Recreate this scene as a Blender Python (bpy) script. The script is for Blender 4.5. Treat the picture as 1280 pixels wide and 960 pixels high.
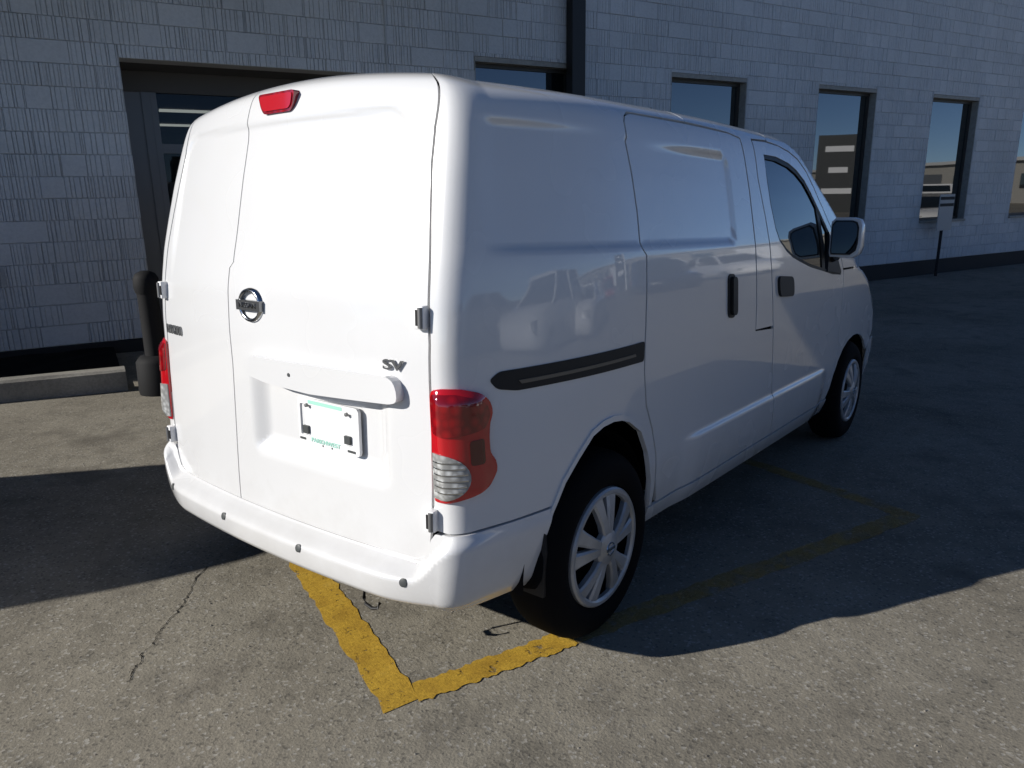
import bpy, bmesh, math, random
import numpy as np
from mathutils import Vector, Matrix
from mathutils.geometry import delaunay_2d_cdt
for o in list(bpy.data.objects): bpy.data.objects.remove(o)
SC = bpy.context.scene
COL = SC.collection
# ------------------------------------------------------------------ camera
# world: X along the building wall, Y towards it, Z up; wall face at Y = 8.55
# the lot slopes a little: LOT maps the van's own level (x right, y forward, z up) into the world
LOT = Matrix(((0.36894, 0.92877, 0.03566, 0.21249),
              (-0.92936, 0.36809, 0.02818, 2.18780),
              (0.01305, -0.04354, 0.99897, 0.33138),
              (0, 0, 0, 1)))
cam = bpy.data.cameras.new('Camera'); camo = bpy.data.objects.new('Camera', cam); COL.objects.link(camo)
cr = Vector((0.864315, -0.502689, -0.016221)); cd = Vector((-0.139731, -0.209018, -0.967877)); cf = Vector((0.483150, 0.838818, -0.250899))
CAMPOS = Vector((0, 0, 1.70))
camo.matrix_world = Matrix(((cr.x, -cd.x, -cf.x, 0), (cr.y, -cd.y, -cf.y, 0), (cr.z, -cd.z, -cf.z, 1.70), (0, 0, 0, 1)))
cam.sensor_width = 36; cam.sensor_fit = 'HORIZONTAL'; cam.lens = 36 * 928.03 / 1280
cam.clip_start = .05; cam.clip_end = 1000
SC.camera = camo
# ------------------------------------------------------------------ light
SUN_EL, SUN_HEAD = math.radians(24), math.radians(31)
sun_l = Vector((math.sin(SUN_HEAD) * math.cos(SUN_EL), math.cos(SUN_HEAD) * math.cos(SUN_EL), -math.sin(SUN_EL)))
sun_w = (LOT.to_3x3() @ sun_l).normalized()
wd = bpy.data.worlds.new('World'); SC.world = wd; wd.use_nodes = True
nt = wd.node_tree; bg = nt.nodes['Background']
sky = nt.nodes.new('ShaderNodeTexSky'); sky.sky_type = 'NISHITA'; sky.sun_disc = False
sky.sun_elevation = math.asin(-sun_w.z); sky.sun_rotation = math.atan2(-sun_w.x, -sun_w.y)
sky.air_density = .45; sky.dust_density = 0.0; sky.ozone_density = 4.0
nt.links.new(sky.outputs[0], bg.inputs[0]); bg.inputs[1].default_value = .090
sl = bpy.data.lights.new('Sun', 'SUN'); sl.energy = 5.0; sl.angle = math.radians(.5); sl.color = (1, .965, .91)
so = bpy.data.objects.new('Sun', sl); COL.objects.link(so); so.location = (-20, 5, 20)
so.rotation_euler = sun_w.to_track_quat('-Z', 'Y').to_euler()
vs = SC.view_settings; vs.view_transform = 'Standard'; vs.look = 'None'; vs.exposure = 0.12; vs.gamma = 1.0
# ------------------------------------------------------------------ materials
def mat(name, col=(.5, .5, .5), rough=.5, metal=0., coat=0., spec=.5, ior=1.5, trans=0., emit=None):
    m = bpy.data.materials.new(name); m.use_nodes = True
    b = m.node_tree.nodes['Principled BSDF']
    b.inputs['Base Color'].default_value = (*col, 1); b.inputs['Roughness'].default_value = rough
    b.inputs['Metallic'].default_value = metal; b.inputs['Coat Weight'].default_value = coat
    b.inputs['Coat Roughness'].default_value = .03
    b.inputs['Specular IOR Level'].default_value = spec; b.inputs['IOR'].default_value = ior
    b.inputs['Transmission Weight'].default_value = trans
    if emit: b.inputs['Emission Color'].default_value = (*emit[0], 1); b.inputs['Emission Strength'].default_value = emit[1]
    return m
class NB:
    """small node builder on one material"""
    def __init__(s, m):
        s.m = m; s.t = m.node_tree; s.b = s.t.nodes['Principled BSDF']
    def n(s, typ, **k):
        x = s.t.nodes.new('ShaderNode' + typ)
        for a, v in k.items():
            if a in x.inputs: x.inputs[a].default_value = v
            else: setattr(x, a, v)
        return x
    def l(s, a, b): s.t.links.new(a, b)
    def coord(s, kind='Object'): return s.n('TexCoord').outputs[kind]
    def pos(s): return s.n('NewGeometry').outputs['Position']
    def noise(s, v, scale, detail=3, rough=.55, out='Fac'):
        x = s.n('TexNoise'); x.inputs['Scale'].default_value = scale; x.inputs['Detail'].default_value = detail; x.inputs['Roughness'].default_value = rough
        s.l(v, x.inputs['Vector']); return x.outputs[out]
    def ramp(s, f, pts):
        x = s.n('ValToRGB'); e = x.color_ramp.elements
        while len(e) < len(pts): e.new(.5)
        for i, (p, c) in enumerate(pts): e[i].position = p; e[i].color = (*c, 1) if len(c) == 3 else c
        s.l(f, x.inputs[0]); return x.outputs[0]
    def mix(s, f, a, b, mode='MIX'):
        x = s.n('Mix'); x.data_type = 'RGBA'; x.blend_type = mode
        for i, v in ((0, f), (6, a), (7, b)):
            if isinstance(v, (int, float)): x.inputs[i].default_value = v
            elif isinstance(v, tuple): x.inputs[i].default_value = (*v, 1)
            else: s.l(v, x.inputs[i])
        return x.outputs[2]
    def bump(s, h, strength, dist, prev=None):
        x = s.n('Bump'); x.inputs['Strength'].default_value = strength; x.inputs['Distance'].default_value = dist
        s.l(h, x.inputs['Height'])
        if prev is not None: s.l(prev, x.inputs['Normal'])
        return x.outputs[0]
def grey(v): return (v, v, v)
M = {}
M['paint'] = mat('white_car_paint', (.74, .74, .74), .25, coat=1.0, spec=.35)
_b = NB(M['paint']); _p = _b.coord()
_b.l(_b.mix(_b.ramp(_b.noise(_p, 1.6, 2), [(.35, grey(0)), (.75, grey(1))]), (.715, .715, .715), (.69, .69, .685)), _b.b.inputs['Base Color'])
_sx = _b.n('SeparateXYZ'); _b.l(_p, _sx.inputs[0]); _ad = _b.n('Math', operation='MULTIPLY_ADD'); _b.l(_b.noise(_p, 7, 6, .65), _ad.inputs[0]); _ad.inputs[1].default_value = .42; _b.l(_sx.outputs[2], _ad.inputs[2])
_c0 = _b.b.inputs['Base Color'].links[0].from_socket
_b.l(_b.mix(_b.ramp(_ad.outputs[0], [(.42, grey(.26)), (.72, grey(0))]), _c0, (.30, .27, .22)), _b.b.inputs['Base Color'])
_b.l(_b.ramp(_b.noise(_p, 3, 2), [(.3, grey(.24)), (.8, grey(.30))]), _b.b.inputs['Roughness'])
M['black'] = mat('black_gap', (.006, .006, .007), .8, spec=.1)
M['plastic'] = mat('black_plastic', (.011, .011, .012), .5, spec=.35)
M['rubber'] = mat('tyre_rubber', (.005, .005, .0055), .85, spec=.1)
M['glass'] = mat('tinted_glass', (.012, .016, .018), .02, spec=.5, ior=1.75)
M['chrome'] = mat('chrome', (.62, .63, .64), .16, metal=1)
M['chrome_dark'] = mat('dark_chrome', (.24, .245, .25), .28, metal=.85)
M['silver'] = mat('wheel_silver', (.42, .43, .44), .38, metal=.35, coat=.3)
_b = NB(M['silver']); _p = _b.coord()
_b.l(_b.mix(_b.ramp(_b.noise(_p, 9, 5), [(.4, grey(0)), (.7, grey(1))]), (.46, .47, .48), (.34, .34, .33)), _b.b.inputs['Base Color'])
def lens(name, c1, c2, scale):
    m = mat(name, c1, .06, coat=1, spec=.6); b = NB(m); p = b.coord()
    v = b.n('TexVoronoi'); v.inputs['Scale'].default_value = scale; b.l(p, v.inputs['Vector'])
    b.l(b.mix(b.ramp(v.outputs['Distance'], [(.1, grey(0)), (.6, grey(1))]), c1, c2), b.b.inputs['Base Color'])
    b.l(b.bump(v.outputs['Distance'], .22, .003), b.b.inputs['Normal'])
    return m
M['red'] = mat('red_lens', (.50, .008, .014), .08, coat=1, spec=.6)
M['red_facet'] = lens('red_facet_lens', (.36, .006, .010), (.20, .003, .006), 38)
M['red_dark'] = mat('dark_red_lens', (.10, .003, .005), .15, coat=1)
M['clear'] = lens('clear_lens', (.62, .63, .62), (.28, .28, .27), 55)
M['white_plastic'] = mat('white_plastic', (.8, .8, .8), .4)
M['grey_sensor'] = mat('sensor_grey', (.055, .06, .06), .5)
M['green'] = mat('pale_green_print', (.35, .66, .55), .5)
M['steel'] = mat('dull_steel', (.2, .2, .2), .45, metal=.6)
M['mirror'] = mat('mirror_glass', (.10, .115, .125), .03, metal=1)
M['rail_steel'] = mat('rail_track', (.16, .14, .11), .5, metal=.3)
# ------------------------------------------------------------------ object helpers
def link(o, parent=None):
    COL.objects.link(o)
    if parent is not None: o.parent = parent
    return o
def empty(name, label, cat, group=None, mw=None):
    o = bpy.data.objects.new(name, None); o.empty_display_size = .1; COL.objects.link(o)
    tag(o, label, cat, group)
    if mw is not None: o.matrix_world = mw
    return o
def tag(o, label=None, cat=None, group=None, kind=None):
    if label: o['label'] = label
    if cat: o['category'] = cat
    if group: o['group'] = group
    if kind: o['kind'] = kind
    return o
def mobj(name, verts, faces, m, parent=None, smooth=False, normals=None):
    me = bpy.data.meshes.new(name); me.from_pydata([tuple(v) for v in verts], [], [tuple(f) for f in faces])
    if m is not None: me.materials.append(M[m] if isinstance(m, str) else m)
    if smooth: me.polygons.foreach_set('use_smooth', [True] * len(me.polygons))
    me.update()
    if normals is not None: me.normals_split_custom_set_from_vertices([tuple(n) for n in normals])
    return link(bpy.data.objects.new(name, me), parent)
def bobj(name, bm, m, parent=None, smooth=False, bevel=0, seg=2, angle=None):
    if bevel:
        eds = [e for e in bm.edges if len(e.link_faces) == 2 and e.calc_face_angle(0) > .5]
        bmesh.ops.bevel(bm, geom=eds, offset=bevel, segments=seg, affect='EDGES', profile=.5)
    me = bpy.data.meshes.new(name); bmesh.ops.recalc_face_normals(bm, faces=bm.faces); bm.to_mesh(me); bm.free()
    if m is not None: me.materials.append(M[m] if isinstance(m, str) else m)
    if smooth:
        me.polygons.foreach_set('use_smooth', [True] * len(me.polygons))
        me.set_sharp_from_angle(angle=angle if angle else math.radians(40))
    return link(bpy.data.objects.new(name, me), parent)
def box(bm, x0, x1, y0, y1, z0, z1):
    v = [bm.verts.new((x, y, z)) for z in (z0, z1) for y in (y0, y1) for x in (x0, x1)]
    for f in ((0, 2, 3, 1), (4, 5, 7, 6), (0, 1, 5, 4), (2, 6, 7, 3), (0, 4, 6, 2), (1, 3, 7, 5)): bm.faces.new([v[i] for i in f])
    return v
def boxobj(name, b, m, parent=None, bevel=0, seg=2):
    bm = bmesh.new(); box(bm, *b); return bobj(name, bm, m, parent, smooth=bool(bevel), bevel=bevel, seg=seg)
def tube(bm, pts, r, n=8, cap=True):
    pts = [Vector(p) for p in pts]; rings = []
    rs = r if isinstance(r, (list, tuple)) else [r] * len(pts)
    for i, p in enumerate(pts):
        d = (pts[min(i + 1, len(pts) - 1)] - pts[max(i - 1, 0)]).normalized()
        a = d.orthogonal().normalized() if abs(d.z) < .99 else Vector((1, 0, 0)); a = (a - d * a.dot(d)).normalized(); b = d.cross(a)
        rings.append([bm.verts.new(p + rs[i] * (a * math.cos(t) + b * math.sin(t))) for t in [k * 2 * math.pi / n for k in range(n)]])
    for r0, r1 in zip(rings, rings[1:]):
        for k in range(n): bm.faces.new((r0[k], r0[(k + 1) % n], r1[(k + 1) % n], r1[k]))
    if cap: bm.faces.new(rings[0][::-1]); bm.faces.new(rings[-1])
def lathe(bm, prof, axis='X', n=48, c=(0, 0, 0)):
    """prof: list of (axial, radius)"""
    rings = []
    for a, r in prof:
        ring = []
        for k in range(n):
            t = 2 * math.pi * k / n
            p = (a, r * math.cos(t), r * math.sin(t)) if axis == 'X' else (r * math.cos(t), r * math.sin(t), a)
            ring.append(bm.verts.new((p[0] + c[0], p[1] + c[1], p[2] + c[2])))
        rings.append(ring)
    for r0, r1 in zip(rings, rings[1:]):
        for k in range(n): bm.faces.new((r0[k], r1[k], r1[(k + 1) % n], r0[(k + 1) % n]))
    return rings
def text_mesh(name, txt, size, m, parent, mw, extr=.002, bold=0.0, align='CENTER', squash=1.0):
    cu = bpy.data.curves.new(name, 'FONT'); cu.body = txt; cu.size = size; cu.extrude = extr; cu.offset = bold; cu.align_x = align; cu.align_y = 'CENTER'
    t = bpy.data.objects.new(name + '_tmp', cu); COL.objects.link(t)
    dg = bpy.context.evaluated_depsgraph_get(); me = bpy.data.meshes.new_from_object(t.evaluated_get(dg))
    bpy.data.objects.remove(t); bpy.data.curves.remove(cu)
    me.name = name; me.materials.clear(); me.materials.append(M[m] if isinstance(m, str) else m)
    o = link(bpy.data.objects.new(name, me), parent); o.matrix_local = mw @ Matrix.Diagonal((squash, 1, 1, 1))
    return o
def copy_tree(o, parent=None):
    c = o.copy(); COL.objects.link(c); c.parent = parent
    for ch in list(o.children): copy_tree(ch, c)
    return c
# ------------------------------------------------------------------ ground
def lot_plane(X, Y): # height of the van's sloping part of the lot
    n = LOT.col[2]; o = LOT.col[3]
    return o[2] - ((X - o[0]) * n[0] + (Y - o[1]) * n[1]) / n[2]
def ground_z(X, Y):
    a = lot_plane(X, Y); a = np.clip(a, -3, 1.2)
    return (a + np.sqrt(a * a + .0016)) / 2 - .001
def lot_pt(x, y, up=0.):
    p = LOT @ Vector((x, y, 0)); return Vector((p.x, p.y, float(ground_z(p.x, p.y)) + up))
def axis_pts(lo, hi, n0, n1, step):
    far0 = -np.geomspace(abs(n0), abs(lo), 14)[::-1][:-1]; far1 = np.geomspace(n1, hi, 14)[1:]
    return np.concatenate([far0, np.arange(n0, n1 + 1e-6, step), far1])
gx = axis_pts(-260, 260, -10, 24, .25); gy = axis_pts(-260, 260, -12, 10, .25)
GX, GY = np.meshgrid(gx, gy); GZ = ground_z(GX, GY)
V = np.stack([GX.ravel(), GY.ravel(), GZ.ravel()], 1); nx, ny = len(gx), len(gy)
F = [(j * nx + i, j * nx + i + 1, (j + 1) * nx + i + 1, (j + 1) * nx + i) for j in range(ny - 1) for i in range(nx - 1)]
ma = mat('worn_asphalt', (.2, .19, .17), .9, spec=.25); b = NB(ma); p = b.pos()
big = b.ramp(b.noise(p, .55, 6, .6), [(.30, (.172, .153, .118)), (.50, (.238, .215, .170)), (.72, (.288, .263, .210))])
mid = b.ramp(b.noise(p, 5, 7, .68), [(.28, grey(.70)), (.5, grey(.98)), (.75, grey(1.12))])
c = b.mix(1.0, big, mid, 'MULTIPLY')
fin = b.ramp(b.noise(p, 150, 5, .75), [(.32, grey(.72)), (.50, grey(1.0)), (.68, grey(1.18))])
c = b.mix(.85, c, fin, 'MULTIPLY')
vo = b.n('TexVoronoi'); vo.inputs['Scale'].default_value = 120; b.l(p, vo.inputs['Vector'])
sp = b.n('SeparateColor'); b.l(vo.outputs['Color'], sp.inputs[0])
stone = b.ramp(sp.outputs[0], [(.91, grey(0)), (.94, grey(1))])
c = b.mix(b.mix(.55, grey(0), stone), c, (.42, .40, .355))
pit = b.ramp(sp.outputs[1], [(.92, grey(0)), (.95, grey(1))])
c = b.mix(b.mix(.45, grey(0), pit), c, (.045, .043, .04))
oil = b.ramp(b.noise(p, 2.3, 3, .5), [(.60, grey(0)), (.72, grey(1))])
c = b.mix(b.mix(.55, grey(0), oil), c, (.105, .092, .074))
b.l(c, b.b.inputs['Base Color'])
n1 = b.bump(b.noise(p, 190, 5, .8), .32, .003)
n2 = b.bump(vo.outputs['Distance'], .25, .003, n1)
b.l(b.bump(b.noise(p, 9, 7, .7), .5, .016, n2), b.b.inputs['Normal'])
tag(mobj('ground', V, F, ma, smooth=True), 'worn grey-brown asphalt parking lot with speckled stones', kind='structure')
# painted bay lines: worn yellow, laid 4 mm over the asphalt
my = mat('yellow_road_paint', (.6, .36, .04), .75, spec=.3); b = NB(my); p = b.pos()
w1 = b.noise(p, 55, 6, .78); w2 = b.noise(p, 12, 5, .7)
mx = b.n('Math', operation='ADD'); b.l(w1, mx.inputs[0]); b.l(w2, mx.inputs[1])
wear = b.ramp(mx.outputs[0], [(.405, grey(0)), (.44, grey(1))]) if False else b.ramp(b.mix(.5, w1, w2), [(.385, grey(0)), (.44, grey(1))])
col = b.ramp(b.noise(p, 9, 5, .65), [(.3, (.40, .235, .028)), (.55, (.56, .345, .04)), (.8, (.60, .39, .07))])
col = b.mix(.5, col, b.ramp(b.noise(p, 90, 4, .7), [(.35, grey(.55)), (.6, grey(1.1))]), 'MULTIPLY')
b.l(col, b.b.inputs['Base Color']); b.l(wear, b.b.inputs['Alpha'])
b.l(b.bump(b.noise(p, 120, 4, .8), .5, .005), b.b.inputs['Normal'])
my2 = my.copy(); my2.name = 'worn_shaded_yellow_paint'  # worn copy, dimmed further to stand in for shade past the shadow edge
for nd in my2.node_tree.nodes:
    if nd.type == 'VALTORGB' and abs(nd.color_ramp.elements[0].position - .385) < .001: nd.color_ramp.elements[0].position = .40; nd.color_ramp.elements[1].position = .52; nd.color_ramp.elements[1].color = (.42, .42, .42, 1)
def strip(name, a0, a1, b0, b1, m, label, n=40, up=.0022):
    rnd = random.Random(5); vs_, fs = [], []
    for i in range(n + 1):
        t = i / n
        e0 = rnd.uniform(-.007, .007); e1 = rnd.uniform(-.007, .007)
        A = Vector(a0).lerp(Vector(a1), t); B = Vector(b0).lerp(Vector(b1), t); d = (B - A).normalized()
        A = A + d * e0; B = B + d * e1
        for k in range(4): q = A.lerp(B, k / 3); vs_.append(lot_pt(q.x, q.y, up))
    for i in range(n):
        for k in range(3): fs.append((i * 4 + k, i * 4 + k + 1, i * 4 + 5 + k, i * 4 + 4 + k))
    return tag(mobj(name, vs_, fs, m), label, kind='structure')
strip('parking_line', (-1.70, 1.04), (.600, .126), (-1.66, 1.15), (.628, .232), my, 'worn yellow bay line running back under the van bumper', 70)
strip('parking_line', (.640, .215), (.826, .734), (.565, .262), (.744, .775), my, 'yellow bay line running forward beside the rear wheel', 40, .0030)
strip('parking_line', (.826, .734), (1.455, 2.49), (.744, .775), (1.365, 2.53), my2, 'worn end of the yellow bay line, dimmed for the van shadow', 40, .0030)
strip('parking_line', (1.46, 2.49), (-1.0, 3.43), (1.47, 2.585), (-.98, 3.53), my2, 'worn yellow bay line, dimmed for the shadow under the van', 60, .0026)
# the crack left of the yellow line
ck = [(-.60, .30), (-.535, .211), (-.443, .136), (-.40, .09), (-.364, .055), (-.325, -.01), (-.30, -.035), (-.26, -.07), (-.225, -.10), (-.20, -.15), (-.165, -.165), (-.15, -.19), (-.11, -.22), (-.078, -.245)]
rnd = random.Random(3); P = []
for (x0, y0), (x1, y1) in zip(ck, ck[1:]):
    for k in range(5): t = k / 5; P.append((x0 + (x1 - x0) * t + rnd.uniform(-.006, .006), y0 + (y1 - y0) * t + rnd.uniform(-.006, .006)))
vs_, fs = [], []
for i, (x, y) in enumerate(P):
    w = rnd.choice((.0005, .0007, .0010, .0014, .0018)); vs_ += [lot_pt(x - w, y - w, .0018), lot_pt(x + w, y + w, .0018)]
    if i: fs.append((2 * i - 2, 2 * i - 1, 2 * i + 1, 2 * i))
M['crack'] = mat('crack_dark', (.02, .019, .018), .95, spec=.1)
tag(mobj('pavement_crack', vs_, fs, 'crack'), 'thin dark jagged crack in the sunlit asphalt', kind='structure')

# loose grit and small stones on the asphalt
rnd = random.Random(21); gv, gf = [], []
for k in range(1500):
    x, y = rnd.uniform(-4.2, 3.4), rnd.uniform(-1.2, 2.4); r_ = rnd.choice((.0015, .002, .002, .003, .003, .0045))
    c_ = lot_pt(x, y, r_ * .3); k0 = len(gv)
    for a in range(5): t = a * 1.2566 + rnd.uniform(-.3, .3); gv.append((c_.x + r_ * 1.3 * math.cos(t), c_.y + r_ * math.sin(t) * 1.1, c_.z - r_ * .5))
    gv.append((c_.x + rnd.uniform(-.4, .4) * r_, c_.y, c_.z + r_ * rnd.uniform(.5, .9)))
    gf += [(k0 + a, k0 + (a + 1) % 5, k0 + 5) for a in range(5)]
mg = mat('grit_stone', (.26, .24, .2), .9); b = NB(mg); b.l(b.ramp(b.noise(b.pos(), 40, 2), [(.35, (.10, .09, .075)), (.65, (.34, .31, .26))]), b.b.inputs['Base Color'])
tag(mobj('loose_grit', gv, gf, mg), 'tiny loose stones scattered over the asphalt', 'grit', kind='stuff')
# ------------------------------------------------------------------ van body surface
def _sm(a,b,x):
    t=np.clip((x-a)/(b-a),0,1);return t*t*(3-2*t)
_P=np.array([(.24,.060,.03),(.32,.022,.006),(.40,.008,0),(.50,.0,0),(.80,0,0),(.97,.002,0),(1.10,.007,.008),(1.21,.016,.026),(1.30,.032,.045),(1.44,.058,.078),(1.53,.080,.105),(1.585,.097,.121),(1.622,.118,.131),(1.645,.152,.142),(1.665,.205,.172),(1.680,.28,.225),(1.690,.37,.31),(1.695,.45,.40)])
_v=[_P[0,0]]
for i in range(1,len(_P)):
    a,b=_P[i-1],_P[i]
    _v.append(_v[-1]+(b[0]-a[0] if b[0]<=1.586 else float(np.hypot(b[0]-a[0],b[1]-a[1]))))
_v=np.array(_v)
_vv=np.arange(_v[0]-.1,_v[-1]+.1,.002)
def _tab(c):
    y=np.interp(_vv,_v,_P[:,c])
    lo=_vv<_v[0];hi=_vv>_v[-1]
    y[lo]=_P[0,c]+(_vv[lo]-_v[0])*(_P[1,c]-_P[0,c])/(_v[1]-_v[0])
    y[hi]=_P[-1,c]+(_vv[hi]-_v[-1])*(_P[-1,c]-_P[-2,c])/(_v[-1]-_v[-2])
    k=np.exp(-.5*(np.arange(-25,26)/9.)**2);k/=k.sum()
    return np.convolve(np.pad(y,25,mode='edge'),k,'valid')
_Z,_IS,_IR=_tab(0),_tab(1),_tab(2)
VMAX=float(_v[-1]);W0=.80;Y0=.27
_FZ=np.array([.2,.32,.45,.6,.75,.86,.95,1.02,1.07,1.12,1.26,1.42,1.595,1.66,1.70,1.74])
_FY=np.array([4.36,4.44,4.52,4.53,4.49,4.38,4.22,4.0,3.78,3.66,3.42,3.14,2.76,2.58,2.35,1.95])
def Yf(z): return np.interp(z,_FZ,_FY)
def Wp(y,z):
    w=.86-(.134-.026*(1-_sm(.45,.95,z)))*np.clip((1.0-y)/.71,0,1.6)**2-.03*np.clip((y-3.3)/1.1,0,2)**2
    d=np.clip(1-(Yf(z)-y)/np.interp(z,[.9,1.2],[.38,.10]),0,1.6)
    return w-np.interp(z,[.9,1.2],[.17,.03])*d**2.2
def rr(x,z,x0,x1,z0,z1,r):
    cx,cz=(x0+x1)/2,(z0+z1)/2
    qx=np.abs(x-cx)-(x1-x0)/2+r;qz=np.abs(z-cz)-(z1-z0)/2+r
    return np.hypot(np.maximum(qx,0),np.maximum(qz,0))+np.minimum(np.maximum(qx,qz),0)-r
RA,RB=.05,.065
def S(s,v,detail=True):
    """half body, s>=0 from the middle of the rear face round the corner and forward; returns x,y,z (right side)"""
    s=np.asarray(s,float);v=np.asarray(v,float)
    z=np.interp(v,_vv,_Z);i_s=np.interp(v,_vv,_IS);i_r=np.interp(v,_vv,_IR)
    yc=.272+i_r*.97
    xc=Wp(yc,z)-i_s
    def rear(q): return q*xc/W0, yc-.052*(1-(q/W0)**2)
    def side(q):
        t=q-W0;fade=1-_sm(0,.7,t)
        y=Y0+(yc-Y0)*fade+t
        return Wp(y,z)-i_s, y
    xr,yr=rear(np.clip(s,-1,W0));xs,ys=side(np.maximum(s,W0))
    ax,ay=rear(W0-RA);bx,by=side(W0+RB)
    # tangent intersection control point
    cx,cy=xc,yc-.006
    t=np.clip((s-(W0-RA))/(RA+RB),0,1)
    # reparam: quadratic bezier
    X=(1-t)**2*ax+2*t*(1-t)*cx+t*t*bx;Y=(1-t)**2*ay+2*t*(1-t)*cy+t*t*by
    inc=(s>W0-RA)&(s<W0+RB)
    x=np.where(inc,X,np.where(s<=W0-RA,xr,xs));y=np.where(inc,Y,np.where(s<=W0-RA,yr,ys))
    z=z+(.004+.042*_sm(.15,2.1,y))*_sm(1.40,1.66,z)
    z=z+.042*_sm(1.42,1.64,z)*(1-np.clip(np.abs(s)/(W0+.1),0,1)**2)
    if detail:
        side_m=_sm(W0+.02,W0+.12,s)
        d=rr(y,z,.36,1.80,1.225,1.565,.07)
        x=x-side_m*.010*(1-_sm(-.015,0,d))*_sm(.36,.5,y)
        cr=_sm(1.32,1.5,y)*(1-_sm(3.0,3.15,y))
        x=x+side_m*cr*.012*(1-_sm(.522,.545,z))
        rear_m=1-_sm(W0-RA-.02,W0-RA+.06,s)
    return x,y,z
def rear_detail(x,z):
    """inward y offset of the stamped rear doors; x signed"""
    d=rr(x,z,-.615,.535,.9,1.612,.10)
    o=.009*(1-_sm(-.03,0,d))*_sm(1.08,1.3,z)
    d2=rr(x,z,-.095,.532,.58,.90,.05)
    o=o+.032*(1-_sm(-.080,0,d2))
    return o
def surf(s, v):
    s = np.asarray(s, float); v = np.asarray(v, float)
    x, y, z = S(np.abs(s), v); x = np.where(s < 0, -x, x)
    y = y + rear_detail(x, z) * (1 - _sm(W0 - RA - .05, W0 - RA + .02, np.abs(s)))
    return np.stack([x, y, z], -1)
def surf_n(s, v, off=None):
    h = .003
    def q(a, b_):
        p = surf(a, b_)
        return p
    du = q(s + h, v) - q(s - h, v); dv = q(s, v + h) - q(s, v - h)
    n = np.cross(du, dv); return n / np.maximum(np.linalg.norm(n, axis=-1, keepdims=True), 1e-9)
def inside(px, py, poly):
    r = np.zeros(px.shape, bool); n = len(poly); j = n - 1
    for i in range(n):
        xi, yi = poly[i]; xj, yj = poly[j]
        c = ((yi > py) != (yj > py)) & (px < (xj - xi) * (py - yi) / ((yj - yi) if yj != yi else 1e-12) + xi)
        r ^= c; j = i
    return r
def densify(poly, h):
    out = []
    for (x0, y0), (x1, y1) in zip(poly, poly[1:] + poly[:1]):
        n = max(1, int(math.ceil(math.hypot(x1 - x0, y1 - y0) / h)))
        out += [(x0 + (x1 - x0) * k / n, y0 + (y1 - y0) * k / n) for k in range(n)]
    return out
def rounded(poly, r=.02, n=4):
    """round the corners of a closed polygon"""
    out = []; m = len(poly)
    for i in range(m):
        p0, p1, p2 = Vector(poly[i - 1]), Vector(poly[i]), Vector(poly[(i + 1) % m])
        a, b_ = p0 - p1, p2 - p1; k = min(r, a.length * .45, b_.length * .45)
        A = p1 + a.normalized() * k; B = p1 + b_.normalized() * k
        for j in range(n + 1):
            t = j / n; q = A * (1 - t) ** 2 + p1 * 2 * t * (1 - t) + B * t * t; out.append((q.x, q.y))
    return out
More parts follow.
